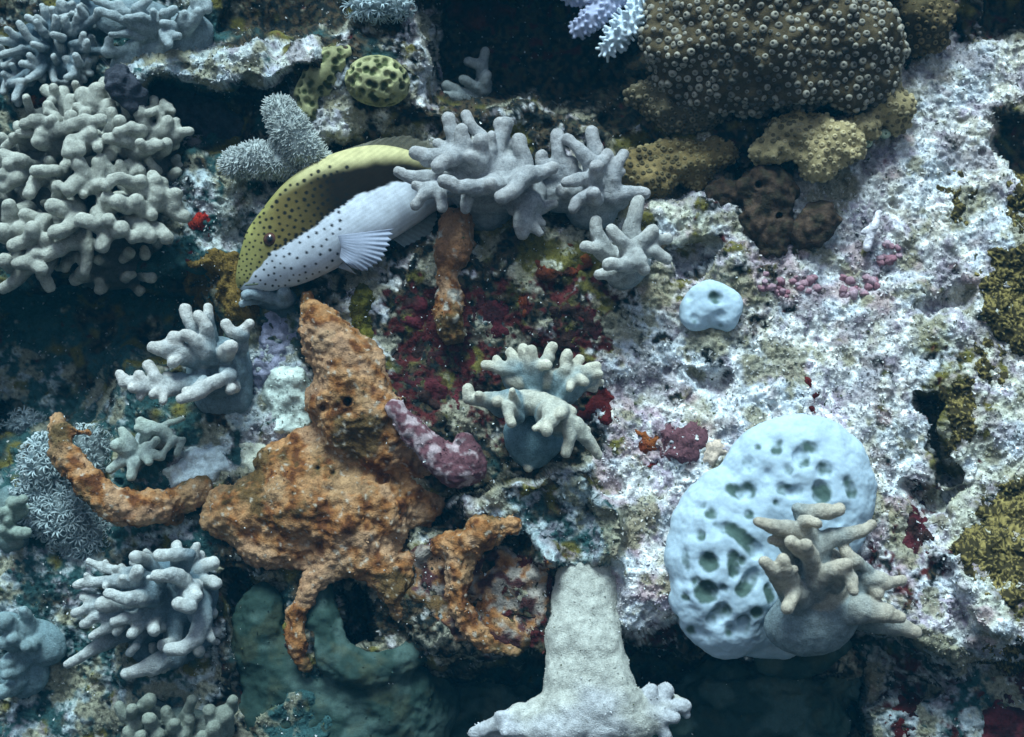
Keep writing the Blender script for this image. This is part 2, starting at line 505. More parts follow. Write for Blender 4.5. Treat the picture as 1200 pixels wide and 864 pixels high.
pale = bil(PALE, wx, wy); teal = bil(TEAL, wx, wy); pink = bil(PINK, wx, wy); red = bil(RED, wx, wy); olive = bil(OLIVE, wx, wy)
m1 = fbm(V, 26, 3, 41); m2 = fbm(V, 9, 2, 45); m3 = fbm(V, 60, 3, 48); m4 = pn(V, 5.0, 51); m5 = fbm(V, 38, 2, 55); m6 = fbm(V, 16, 2, 58)
m7 = fbm(V, 3.6, 1, 81); m8 = fbm(V, 48, 3, 88)
wht = sst(0.36, 0.64, pale + 0.36 * m1 + 0.22 * m2 + 0.10 * m4 + 0.06 * m7 + 0.26 * m8)
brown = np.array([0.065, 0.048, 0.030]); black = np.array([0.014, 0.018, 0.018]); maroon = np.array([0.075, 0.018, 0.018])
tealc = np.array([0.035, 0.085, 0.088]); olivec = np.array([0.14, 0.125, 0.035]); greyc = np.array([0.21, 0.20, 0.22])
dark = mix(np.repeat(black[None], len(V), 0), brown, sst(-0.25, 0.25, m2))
dark = mix(dark, tealc, sst(0.0, 0.35, teal - 0.35 + 0.5 * m3))
dark = mix(dark, olivec, sst(0.1, 0.4, olive - 0.3 + 0.6 * m5))
dark = mix(dark, maroon, sst(0.05, 0.30, red - 0.48 + 0.6 * m6))
pale_c = mix(np.repeat(np.array([[0.62, 0.62, 0.62]]), len(V), 0), np.array([0.40, 0.38, 0.43]), sst(-0.05, 0.4, m6))
pale_c = mix(pale_c, np.array([0.46, 0.40, 0.50]), sst(0.05, 0.45, fbm(V, 70, 3, 131)) * 0.75)
pale_c = mix(pale_c, np.array([0.56, 0.54, 0.43]), sst(0.05, 0.45, fbm(V, 64, 3, 141)) * 0.7)
pale_c = mix(pale_c, np.array([0.62, 0.69, 0.75]), sst(0.0, 0.4, fbm(V, 60, 3, 151)) * 0.8)
pale_c = mix(pale_c, np.array([0.86, 0.87, 0.87]), sst(0.15, 0.45, m2 + 0.3 * m1 + 0.5 * (pale - 0.7)))
pale_c = mix(pale_c, np.array([0.29, 0.40, 0.43]), np.clip(teal * 1.15, 0, 1) * 0.85)  # pale rock dimmed towards the painted water haze
pale_c = mix(pale_c, np.array([0.52, 0.52, 0.36]), sst(0.1, 0.4, olive - 0.35 + 0.6 * m5) * 0.6)
pale_c = mix(pale_c, np.array([0.40, 0.27, 0.31]), sst(0.0, 0.4, pink - 0.45 + 0.6 * m5) * 0.7)
pale_c = mix(pale_c, np.array([0.24, 0.22, 0.13]), sst(0.12, 0.5, m8 + 0.25 * m2 - 0.5 * (pale - 0.75)) * 0.8)
pale_c = mix(pale_c, np.array([0.20, 0.16, 0.20]), sst(0.15, 0.5, -m8 + 0.3 * m6) * 0.6)
tone = mix(dark, pale_c, wht)
# scattered dark and red specks in the pale crust
tone = mix(tone, np.array([0.05, 0.06, 0.04]), sst(0.44, 0.62, m4 * 0.5 + m2 * 0.5 + 0.25 * (0.8 - pale)) * 0.75)
WALL_TONE = tone
wall = mesh_object('reef_wall', V, FACE, tone, material('reef_rock', rough=0.92, speck=0.45, speck_scale=620, bump=0.7, bump_scale=800, bump_dist=0.002, spec=0.15))
wall['kind'] = 'structure'
vis = (px > -40) & (px < 1240) & (py > -40) & (py < 904)
SCAT.append((V[vis], VN[vis], tone[vis], 90000, 1.9))
vw = vis & (pale > 0.62)
SCAT.append((V[vw], VN[vw], tone[vw] * 0.5 + 0.36, 9000, 2.9))

VG = V.reshape(ny_, nx_, 3)
def surf(pxq, pyq):
    """index of the wall vertex seen near a pixel"""
    j = np.clip(np.searchsorted(gy, pyq), 0, ny_ - 1); i = np.clip(np.searchsorted(gx, pxq), 0, nx_ - 1)
    return j * nx_ + i
# ---------------------------------------------------------------- builders of reef life
def zc(z):
    ox, oy, s = z
    return lambda x, y: (ox + x / s, oy + y / s)

def jit(p, k=0.6):
    return p

def finger_coral(label, z, bodies, fingers, tone, stalk, dw=None, group=None, h=1.6, k=1.3, rough=0.25, mat='coral_flesh',
                 root=0.35, rootw=18, bz=0.75, cap=99, wlim=(10, 45), name='finger_leather_coral', cat='coral', at=None, grow=1.0, wob=1.0, scat=0, stubs=None, lump=0.0):
    c = zc(z)
    bx, by = c(bodies[0][0], bodies[0][1])
    if dw is None:
        dw = float(w_at(*(at or (bx, by))))
    prims = []
    for b in bodies:
        x, y = c(b[0], b[1]); wv = b[2] + dw
        kk = (D0 - wv) / D0
        prims.append(('ell', Q(x, y, wv), (b[3] * kk, b[5] * kk * bz, b[4] * kk), math.radians(b[6]) if len(b) > 6 else 0.0))
    C = Q(bx, by, bodies[0][2] + dw)
    nb = len(prims)
    for fg in fingers:
        pts = []
        for q in range(0, len(fg), 4):
            x, y = c(fg[q], fg[q + 1]); wv = fg[q + 2] + dw
            pts.append((Q(x, y, wv), fg[q + 3] * grow * (D0 - wv) / D0))
        e, r = pts[-1]
        tgt = e + (C - e) * root; tgt[1] = max(tgt[1], e[1] + rootw * 0.6)
        pts.append((tgt, r * 1.05))
        # a slight swelling of each tip, and uneven thickness along the finger
        fine_pts = []
        for (p0, r0), (p1, r1) in zip(pts[:-1], pts[1:]):
            fine_pts.append((p0, r0 * random.uniform(0.94, 1.07)))
            m = (p0 + p1) / 2 + rng.normal(0, 0.10 * r0, 3)
            fine_pts.append((m, (r0 + r1) / 2 * random.uniform(0.9, 1.04)))
        fine_pts.append(pts[-1])
        prims.append(('path', fine_pts))
    if stubs:                                               # crowd the colony's face with short knobs
        n_, r_lo, r_hi, L_ = stubs
        sv, sf, sg = solid([q for q in prims if q[0] == 'ell'], 3.0, 3)
        sn = faces_normals(sv, sf)
        cd = np.array([0, -D0, 0.0]) - sv; cd /= np.linalg.norm(cd, axis=1, keepdims=True)
        idx = np.flatnonzero((cd * sn).sum(1) > 0.05); rng.shuffle(idx)
        got = []
        for i in idx:
            if len(got) >= n_: break
            if all(((sv[j] - sv[i]) ** 2).sum() > (2.3 * r_hi) ** 2 for j in got): got.append(i)
        for i in got:
            d_ = sn[i] + np.array([0, -0.35, 0.75]) + rng.normal(0, 0.30, 3); d_ /= np.linalg.norm(d_)
            r0 = random.uniform(r_lo, r_hi); L0 = L_ * random.uniform(0.7, 1.35)
            path = [(sv[i] + d_ * L0, r0), (sv[i] + d_ * L0 * 0.4 + rng.normal(0, 1.5, 3), r0 * 1.05), (sv[i] - sn[i] * 4, r0 * 1.25)]
            prims.append(('path', path))
            if random.random() < 0.55:                       # a side knob
                e_ = d_ + rng.normal(0, 0.8, 3); e_ /= np.linalg.norm(e_)
                prims.append(('path', [(sv[i] + d_ * L0 * 0.45 + e_ * L0 * 0.6, r0 * 0.8), (sv[i] + d_ * L0 * 0.35, r0 * 0.9)]))
    v, f, gid = solid(prims, h, k)
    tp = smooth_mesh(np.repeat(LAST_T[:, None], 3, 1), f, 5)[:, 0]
    v = smooth_mesh(v, f, 1)
    n = faces_normals(v, f)
    v = v + n * (wob * (0.9 * pn(v, 13, 5) + 0.45 * pn(v, 5.5, 6) + 0.30 * pn(v, 3.0, 7)) + lump * fbm(v, 46, 3, 8))[:, None]
    n = faces_normals(v, f)
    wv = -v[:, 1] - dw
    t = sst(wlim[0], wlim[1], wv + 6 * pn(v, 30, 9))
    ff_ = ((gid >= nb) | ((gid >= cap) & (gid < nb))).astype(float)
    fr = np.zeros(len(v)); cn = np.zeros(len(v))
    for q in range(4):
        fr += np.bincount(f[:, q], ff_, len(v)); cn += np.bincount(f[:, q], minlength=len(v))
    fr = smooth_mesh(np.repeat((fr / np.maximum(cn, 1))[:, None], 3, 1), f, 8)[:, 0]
    t = np.maximum(t * 0.8, fr * (1 - 0.88 * sst(0.12, 0.75, tp)))  # roots darken along each finger: shade between fingers put into the colour
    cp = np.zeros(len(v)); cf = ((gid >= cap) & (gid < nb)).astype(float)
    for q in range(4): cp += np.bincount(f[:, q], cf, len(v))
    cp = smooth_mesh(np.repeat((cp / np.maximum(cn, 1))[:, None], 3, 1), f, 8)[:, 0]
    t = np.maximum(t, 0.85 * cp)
    col = mix(np.repeat(np.asarray(stalk)[None], len(v), 0), np.asarray(tone), t)  # stalk's own colour, also deepened to paint shade in the gaps
    col = col * (1 + 0.10 * pn(v, 22, 8)[:, None])
    base = wm(Q(bx, by, dw))
    th = thing(name, label, cat, base, group)
    m = material(mat, rough=0.75, speck=0.36, speck_scale=650, bump=0.9, bump_scale=900, bump_dist=0.0016, sss=0.25, spec=0.2)
    gid = np.where(gid < nb, 0, gid - nb + 1)
    for g in np.unique(gid[gid > 0]):                       # a finger is one piece: stray islands go to their neighbour
        fi = np.flatnonzero(gid == g)
        u, ff = sub(v, f, fi, n)
        lab = np.arange(len(u))
        while True:
            lo_ = lab[ff].min(1); new = lab.copy()
            for q in range(4): np.minimum.at(new, ff[:, q], lo_)
            if (new == lab).all(): break
            lab = new
        fl = lab[ff[:, 0]]; vals, cnts = np.unique(fl, return_counts=True)
        for w_ in vals[vals != vals[cnts.argmax()]]:
            isl = fi[fl == w_]
            touch = np.isin(f, np.unique(f[isl])).any(1); touch[fi] = False
            if touch.any(): gid[isl] = np.bincount(gid[touch]).argmax()
    for g in np.unique(gid):
        u, ff = sub(v, f, gid == g, n)
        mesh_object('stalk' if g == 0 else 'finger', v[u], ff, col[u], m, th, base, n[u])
    if scat:
        SCAT.append((v, n, col, scat, 1.6))
    return th

def blob(name, label, cat, prims_px, tone_fn, mat, h=1.8, k=3.0, bumps=(), cuts=(), kc=2.0, group=None, scat=0, kind_parts=None, smooth=1, dw=None, part=None, scol=None):
    """one solid from pixel-space prims: ('p', [x,y,w,r,...]) or ('e', x,y,w,rx,ry,rw[,rot]); w above the wall at the first one"""
    def first(p): return (p[1][0], p[1][1]) if p[0] == 'p' else (p[1], p[2])
    x0, y0 = first(prims_px[0])
    if dw is None: dw = float(w_at(x0, y0))
    def path(a):
        return [(Q(a[q], a[q + 1], a[q + 2] + dw), a[q + 3]) for q in range(0, len(a), 4)]
    prims = []
    for p in prims_px:
        if p[0] == 'p': prims.append(('path', path(p[1])))
        else: prims.append(('ell', Q(p[1], p[2], p[3] + dw), (p[4], p[6], p[5]), math.radians(p[7]) if len(p) > 7 else 0.0))
    v, f, gid = solid(prims, h, k, [path(c) for c in cuts], kc)
    if smooth: v = smooth_mesh(v, f, smooth)
    n = faces_normals(v, f)
    d = 0
    for fn in bumps: d = d + fn(v)
    if bumps:
        v = v + n * np.asarray(d)[:, None]; n = faces_normals(v, f)
    col = tone_fn(v, n, d)
    base = wm(Q(x0, y0, dw))
    if part:
        th = thing(name, label, cat, base, group)
        for g in range(len(prims)):
            u, ff = sub(v, f, gid == g, n)
            if len(ff): mesh_object(part[min(g, len(part) - 1)], v[u], ff, col[u], mat, th, base, n[u])
        o = th
    else:
        o = tag(mesh_object(name, v, f, col, mat, None, base), label, cat, group)
    if scat: SCAT.append((v, n, col if scol is None else np.repeat(np.asarray(scol)[None], len(v), 0), scat, 1.9))
    o['_v'] = 0; del o['_v']
    return o, v, f, n

def flat(c, var=0.12, sc=16, seed=3):
    c = np.asarray(c, float)
    return lambda v, n, d: c[None] * (1 + var * fbm(v, sc, 2, seed)[:, None])

def crust(name, label, cat, poly, thick, tone_fn, mat, bumps=(), edge=10, step=1.9, group=None, warp=7, scat=0, sag=4):
    """an encrusting growth: a sheet that swells out of the wall and sinks back into it at its ragged edge"""
    P = np.array(poly, float)
    xs = np.arange(P[:, 0].min() - 14, P[:, 0].max() + 14, step); ys = np.arange(P[:, 1].min() - 14, P[:, 1].max() + 14, step)
    X, Y = np.meshgrid(xs, ys)
    q = np.stack([X.ravel(), 0 * X.ravel(), Y.ravel()], 1)
    sd = poly_sd(poly, X + (warp * fbm(q, 26, 3, 61)).reshape(X.shape), Y + (warp * fbm(q, 26, 3, 64)).reshape(X.shape)).ravel()
    wv = w_at(q[:, 0] + 9 * pn(q, 34, 11), q[:, 2] + 9 * pn(q, 34, 12)) + 7.5 * fbm(Q(q[:, 0], q[:, 2], w_at(q[:, 0], q[:, 2])), 42, 2, 21) * 0.8
    rise = np.sqrt(np.clip((sd + sag) / edge, 0, 1)) * (thick + 10) - 10
    v = Q(q[:, 0], q[:, 2], wv + rise)
    keep = sd > -sag - 2
    ii = np.arange(X.size).reshape(X.shape)
    f = np.stack([ii[:-1, :-1], ii[1:, :-1], ii[1:, 1:], ii[:-1, 1:]], -1).reshape(-1, 4)
    f = f[keep[f].all(1)]
    u, inv = np.unique(f, return_inverse=True)
    v = v[u]; f = inv.reshape(-1, 4); sd = sd[u]
    n = faces_normals(v, f)
    if n[:, 1].mean() > 0: f = f[:, ::-1]; n = -n
    d = 0
    for fn in bumps: d = d + fn(v)
    if bumps:
        v = v + n * (np.asarray(d) * sst(-sag, edge, sd))[:, None]; n = faces_normals(v, f)
    col = tone_fn(v, n, d)
    base = wm(v.mean(0))
    o = tag(mesh_object(name, v, f, col, mat, None, base), label, cat, group)
    if scat: SCAT.append((v, n, col, scat, 1.9))
    return o

def cyl_between(v0, v1, r0, r1, sides=5):
    d = v1 - v0; d = d / max(np.linalg.norm(d), 1e-9)
    a = np.cross(d, [0.3, 0.9, 0.2]); a /= np.linalg.norm(a); b = np.cross(d, a)
    an = np.arange(sides) * 2 * math.pi / sides
    ring = np.cos(an)[:, None] * a + np.sin(an)[:, None] * b
    v = np.concatenate([v0 + ring * r0, v1 + ring * r1])
    f = [[k, (k + 1) % sides, sides + (k + 1) % sides, sides + k] for k in range(sides)]
    return v, np.array(f)

def bristles(P, N, length, r, spread=0.35, tipw=0.9):
    """short blunt tentacles standing on a surface: arrays of 4-sided tapered prisms with a cap"""
    m = len(P)
    d = N + rng.normal(0, spread, (m, 3)); d /= np.linalg.norm(d, axis=1, keepdims=True)
    L = length * rng.uniform(0.6, 1.25, m)
    a = np.cross(d, np.array([0.31, 0.77, 0.55])); a /= np.linalg.norm(a, axis=1, keepdims=True); b = np.cross(d, a)
    vs = []
    for lv, rr in ((-0.2, 1.0), (0.65, 0.85), (1.0, tipw * 0.45)):
        for an in range(4):
            vs.append(P + d * (L * lv)[:, None] + (a * math.cos(an * math.pi / 2) + b * math.sin(an * math.pi / 2)) * r * rr)
    v = np.stack(vs, 1).reshape(-1, 3)
    base = np.array([[k + q * 4, (k + 1) % 4 + q * 4, (k + 1) % 4 + 4 + q * 4, k + 4 + q * 4] for q in (0, 1) for k in range(4)] + [[8, 9, 10, 11]])
    f = (base[None] + (np.arange(m) * 12)[:, None, None]).reshape(-1, 4)
    return v, f
# ---------------------------------------------------------------- finger leather corals
GREY = (0.39, 0.39, 0.395); GREYB = (0.22, 0.27, 0.31)
CREAM = (0.54, 0.52, 0.43); BEIGE = (0.35, 0.34, 0.28); BLUE = (0.36, 0.46, 0.52)
ZA = (450, 115, 5)
finger_coral('grey finger leather coral hiding the tail of the spotted fish', ZA,
    [(600, 520, 26, 46, 34, 34), (600, 640, 4, 34, 30, 26), (470, 400, 34, 28, 22, 22), (700, 420, 32, 32, 22, 22), (820, 560, 26, 28, 24, 22)],
    [[378, 122, 52, 8.5, 395, 190, 52, 8.5, 440, 300, 50, 10], [455, 190, 76, 8.5, 460, 270, 74, 10, 450, 360, 62, 12],
     [482, 102, 42, 6.5, 530, 185, 44, 7, 600, 250, 44, 8, 610, 350, 44, 10], [675, 150, 38, 7, 725, 150, 38, 7], [700, 155, 38, 9, 680, 230, 40, 9, 650, 340, 42, 11],
     [630, 215, 56, 5.5, 625, 300, 54, 7, 600, 380, 50, 10], [565, 250, 72, 8.5, 580, 340, 62, 10, 590, 400, 50, 12],
     [790, 245, 48, 8.5, 820, 340, 48, 9, 830, 440, 46, 11], [185, 322, 66, 8.5, 260, 350, 64, 11, 400, 340, 58, 13], [310, 260, 48, 6, 370, 300, 50, 7],
     [320, 395, 90, 9, 400, 350, 82, 10, 460, 300, 70, 11], [85, 430, 78, 6.5, 170, 465, 78, 8, 310, 465, 68, 10],
     [185, 510, 92, 5.5, 250, 530, 90, 7], [185, 625, 98, 6.5, 240, 560, 96, 8, 310, 530, 86, 9], [340, 640, 94, 7, 330, 580, 92, 8, 330, 530, 84, 9],
     [350, 485, 110, 8, 430, 525, 106, 9, 540, 525, 96, 10, 650, 510, 80, 12], [480, 650, 84, 6.5, 490, 560, 84, 8], [620, 500, 100, 7, 640, 520, 88, 8],
     [985, 408, 66, 7.5, 900, 450, 74, 8.5, 800, 500, 80, 10], [690, 580, 106, 9, 760, 540, 98, 9, 850, 440, 84, 9.5, 900, 440, 70, 9],
     [810, 790, 56, 8, 815, 710, 58, 11, 850, 610, 52, 15], [910, 790, 56, 5, 850, 730, 54, 7], [925, 735, 46, 5, 870, 690, 48, 8], [1000, 620, 46, 5.5, 930, 640, 46, 8, 870, 600, 44, 11],
     [760, 265, 30, 6, 700, 300, 32, 8], [500, 340, 80, 7, 560, 370, 66, 10]],
    GREY, GREYB, at=(560, 230), bz=1.05, k=1.9)
ZB = (610, 140, 5)
finger_coral('grey finger leather coral with upright fingers in front of the tan star coral', ZB,
    [(440, 430, 22, 26, 26, 24), (250, 420, 18, 34, 26, 20), (420, 540, 10, 30, 22, 20), (550, 460, 22, 18, 16, 16)],
    [[215, 92, 36, 8, 225, 180, 38, 8.5, 240, 270, 34, 11], [275, 115, 48, 6.5, 340, 170, 52, 8, 400, 240, 52, 9.5, 430, 330, 44, 12],
     [418, 76, 30, 8, 432, 160, 32, 8.5, 430, 260, 30, 10], [465, 172, 36, 4.5, 448, 215, 36, 5], [510, 202, 48, 7, 470, 255, 52, 8, 430, 330, 46, 10],
     [445, 282, 82, 8.5, 435, 340, 64, 10], [602, 206, 42, 7, 556, 270, 48, 7.5, 548, 350, 48, 8.5, 530, 430, 40, 10], [508, 292, 48, 4.5, 530, 340, 46, 5],
     [598, 305, 46, 4, 560, 330, 46, 5], [728, 436, 42, 7, 640, 432, 42, 8.5, 540, 450, 40, 12], [265, 372, 72, 6.5, 320, 362, 70, 7.5, 400, 350, 60, 9],
     [308, 522, 78, 6.5, 350, 468, 78, 7.5, 420, 440, 72, 9], [428, 432, 92, 8, 440, 470, 72, 9], [125, 212, 42, 8, 130, 260, 42, 8, 180, 300, 36, 10], [300, 250, 38, 7, 290, 320, 36, 10], [240, 420, 50, 8, 280, 420, 40, 10]],
    (0.38, 0.38, 0.39), GREYB, at=(690, 220), bz=1.05, k=1.9)
finger_coral('small pale grey finger leather coral above the little pale cushion', ZB,
    [(640, 850, 16, 24, 22, 24), (600, 900, 20, 22, 20, 22), (560, 820, 18, 14, 16, 14)],
    [[445, 596, 56, 7, 450, 670, 56, 8, 490, 770, 44, 11], [378, 745, 68, 7, 440, 755, 62, 8, 500, 790, 46, 10], [690, 482, 50, 8, 668, 580, 52, 9.5, 650, 690, 46, 13],
     [530, 642, 86, 6.5, 590, 710, 86, 8, 640, 780, 70, 11], [772, 652, 74, 7.5, 720, 705, 76, 8, 650, 770, 66, 11], [862, 700, 60, 6, 780, 700, 68, 7],
     [858, 818, 66, 6.5, 780, 770, 70, 8, 700, 780, 60, 10], [725, 880, 84, 7, 700, 830, 86, 9, 650, 790, 76, 11], [510, 850, 96, 7, 580, 855, 96, 8, 650, 840, 80, 11], [465, 910, 74, 6.5, 540, 905, 74, 9]],
    (0.45, 0.45, 0.43), (0.22, 0.28, 0.31), at=(735, 305), bz=1.0, k=1.9)
ZD = (520, 390, 5)
finger_coral('cream finger leather coral with a smooth blue underside on the dark red patch', ZD,
    [(530, 600, 24, 36, 34, 36), (520, 690, 20, 26, 22, 28), (560, 420, 58, 36, 15, 22, -14), (560, 270, 36, 40, 14, 20), (400, 400, 62, 24, 12, 14), (780, 270, 36, 24, 12, 14)],
    [[245, 190, 30, 5.5, 320, 205, 36, 7.5, 450, 215, 42, 9], [308, 152, 30, 4.5, 340, 195, 36, 6], [386, 112, 36, 6, 410, 180, 40, 8], [465, 92, 44, 6.5, 490, 180, 44, 8], [515, 102, 56, 6.5, 510, 190, 52, 8],
     [636, 86, 44, 6.5, 612, 150, 46, 7.5, 570, 210, 44, 9], [605, 188, 60, 6.5, 540, 190, 56, 8], [725, 130, 50, 7, 715, 215, 50, 8, 680, 270, 46, 10], [795, 155, 38, 6, 750, 215, 40, 8],
     [895, 198, 42, 5.5, 830, 225, 46, 7, 740, 250, 44, 10], [912, 245, 46, 5, 850, 250, 46, 7], [825, 288, 60, 6, 780, 260, 52, 8], [740, 328, 66, 4.5, 750, 280, 56, 6], [922, 290, 34, 4.5, 850, 285, 34, 6], [880, 330, 34, 4.5, 820, 300, 36, 6],
     [142, 325, 80, 6.5, 150, 385, 80, 8, 280, 390, 76, 9, 400, 380, 70, 11], [205, 362, 90, 5, 230, 390, 82, 7], [402, 340, 92, 4.5, 412, 390, 82, 6], [398, 530, 96, 5.5, 378, 440, 88, 8], [310, 405, 92, 6, 330, 400, 80, 8],
     [535, 562, 112, 4.5, 590, 530, 106, 6], [602, 570, 116, 7, 635, 510, 108, 9, 620, 440, 92, 11], [680, 480, 112, 7, 690, 450, 96, 9], [750, 462, 86, 6, 690, 440, 84, 9],
     [715, 705, 92, 6.5, 740, 610, 92, 8, 720, 520, 92, 10], [905, 718, 74, 5.5, 845, 630, 80, 8, 770, 540, 86, 10], [838, 570, 80, 5, 790, 560, 82, 6], [495, 790, 30, 6, 500, 740, 24, 8]],
    CREAM, (0.15, 0.24, 0.28), wlim=(70, 90), at=(625, 480), cap=2)
ZE = (110, 350, 5)
finger_coral('white tipped finger leather coral left of the purple crust by the fish', ZE,
    [(720, 400, 22, 36, 36, 30), (860, 460, 10, 14, 42, 20), (760, 580, 4, 34, 24, 26), (480, 320, 62, 14, 13, 12), (620, 330, 50, 18, 16, 16)],
    [[535, 65, 58, 7, 555, 130, 60, 7.5, 600, 215, 56, 9], [612, 100, 70, 7.5, 655, 160, 70, 8, 670, 260, 60, 10], [670, 58, 44, 6, 670, 120, 46, 7], [535, 212, 80, 7.5, 600, 250, 76, 9, 650, 310, 64, 12],
     [770, 148, 50, 6, 810, 195, 50, 7, 880, 215, 44, 7], [912, 150, 44, 6, 870, 190, 44, 7, 870, 290, 32, 8], [800, 285, 78, 9, 770, 320, 54, 11],
     [345, 285, 84, 7.5, 430, 295, 80, 12, 520, 325, 70, 12], [470, 232, 80, 8.5, 485, 300, 76, 10], [462, 372, 86, 7.5, 500, 330, 76, 9],
     [150, 445, 88, 6.5, 182, 490, 90, 7.5, 300, 515, 86, 9, 450, 525, 76, 10, 570, 510, 60, 12], [265, 450, 90, 6, 290, 505, 86, 7], [320, 392, 84, 6.5, 360, 465, 86, 7.5, 400, 520, 80, 9], [430, 455, 70, 5, 430, 515, 70, 6],
     [225, 525, 98, 6, 270, 520, 90, 7], [270, 578, 90, 5, 300, 535, 86, 6], [350, 562, 100, 6, 400, 535, 86, 8], [405, 600, 100, 5, 420, 545, 86, 7],
     [512, 588, 108, 6, 600, 560, 102, 8, 680, 500, 92, 9, 800, 445, 70, 8], [802, 532, 76, 6.5, 830, 520, 40, 7], [545, 545, 100, 6, 600, 540, 94, 8]],
    (0.52, 0.52, 0.50), (0.18, 0.25, 0.29), at=(240, 440), wlim=(60, 90), cap=3)
ZF = (0, 480, 4.615)
finger_coral('small pale green finger coral inside the bend of the orange tube sponge', ZF,
    [(720, 240, 14, 18, 16, 14), (830, 150, 8, 22, 12, 12)],
    [[660, 112, 40, 5.5, 700, 170, 40, 7, 720, 230, 34, 9], [635, 195, 50, 8, 680, 220, 42, 9], [595, 325, 44, 5, 660, 280, 42, 7], [708, 362, 48, 6, 725, 290, 44, 8], [870, 255, 40, 5.5, 800, 240, 38, 7], [805, 282, 48, 5, 780, 240, 40, 6],
     [760, 65, 28, 5.5, 850, 105, 30, 7, 900, 140, 24, 8], [745, 100, 34, 4.5, 800, 120, 30, 6], [990, 48, 22, 3.6, 890, 82, 24, 4.2, 860, 120, 20, 5], [955, 240, 30, 3.6, 990, 165, 26, 4.2], [885, 228, 34, 4, 945, 160, 28, 4.6], [845, 165, 40, 4.5, 800, 200, 38, 5.5]],
    (0.36, 0.42, 0.38), (0.24, 0.29, 0.33), at=(160, 530), wlim=(4, 26))
ZJ = (60, 620, 5)
finger_coral('bluish grey finger leather coral with knobbly arms beneath the orange tube sponge', ZJ,
    [(720, 380, 22, 52, 42, 34), (560, 420, 24, 44, 28, 30), (830, 560, 8, 26, 36, 24), (500, 560, 14, 40, 22, 22), (700, 700, -6, 50, 24, 24)],
    [[735, 102, 66, 6, 735, 160, 64, 7], [630, 155, 80, 7, 720, 152, 80, 8, 815, 150, 70, 7], [495, 160, 78, 7.5, 560, 185, 50, 8], [852, 102, 36, 5.5, 830, 160, 34, 7], [945, 200, 30, 8, 870, 230, 30, 10], [962, 322, 58, 8, 900, 310, 34, 9],
     [615, 272, 96, 7, 700, 268, 96, 9, 780, 300, 82, 9.5], [575, 285, 90, 3.5, 620, 285, 90, 5], [225, 192, 50, 4.6, 300, 225, 54, 5.2, 400, 245, 60, 5.6, 500, 255, 66, 7, 580, 300, 56, 9], [318, 195, 56, 3.2, 310, 225, 55, 4], [378, 230, 66, 4, 390, 250, 60, 5], [505, 245, 84, 7.5, 490, 290, 76, 9],
     [148, 332, 58, 4.6, 220, 312, 62, 5.8, 350, 303, 68, 7, 480, 305, 68, 9, 600, 350, 58, 13], [205, 268, 66, 3.4, 220, 310, 62, 4.4], [315, 340, 76, 3.6, 330, 310, 70, 5], [420, 285, 78, 4, 420, 305, 70, 6],
     [340, 380, 84, 7, 400, 402, 84, 7, 460, 410, 92, 9.5, 560, 400, 66, 12], [300, 442, 70, 8.5, 400, 450, 60, 8], [140, 492, 58, 5.6, 220, 460, 60, 6.5, 320, 440, 54, 7], [190, 402, 54, 6, 260, 420, 54, 7],
     [188, 562, 58, 5, 260, 512, 60, 6.5, 380, 505, 56, 9], [238, 632, 58, 5, 320, 585, 60, 6.5, 400, 510, 56, 9], [370, 545, 74, 6, 440, 522, 74, 7, 540, 515, 58, 11], [475, 612, 80, 7, 520, 560, 60, 8], [605, 598, 74, 7, 600, 540, 46, 9], [380, 612, 60, 4.4, 420, 570, 54, 5.5],
     [748, 440, 108, 8.5, 812, 455, 106, 9, 820, 400, 90, 9], [852, 392, 100, 7.5, 830, 340, 70, 9], [692, 705, 84, 7.5, 770, 702, 86, 9, 850, 640, 80, 10, 890, 510, 60, 12, 880, 420, 42, 14], [940, 645, 70, 5, 900, 590, 64, 7], [655, 682, 54, 7, 730, 660, 46, 9],
     [100, 792, 36, 5.5, 200, 732, 42, 7, 320, 662, 38, 10, 450, 600, 30, 12], [440, 850, 52, 7, 600, 800, 46, 11, 720, 740, 36, 14], [500, 690, 56, 5, 460, 725, 50, 5], [850, 330, 60, 9, 830, 380, 50, 12]],
    (0.48, 0.51, 0.50), (0.11, 0.17, 0.21), at=(195, 690), wlim=(70, 90), stubs=(26, 3.6, 6.0, 14))
ZK = (850, 575, 5)
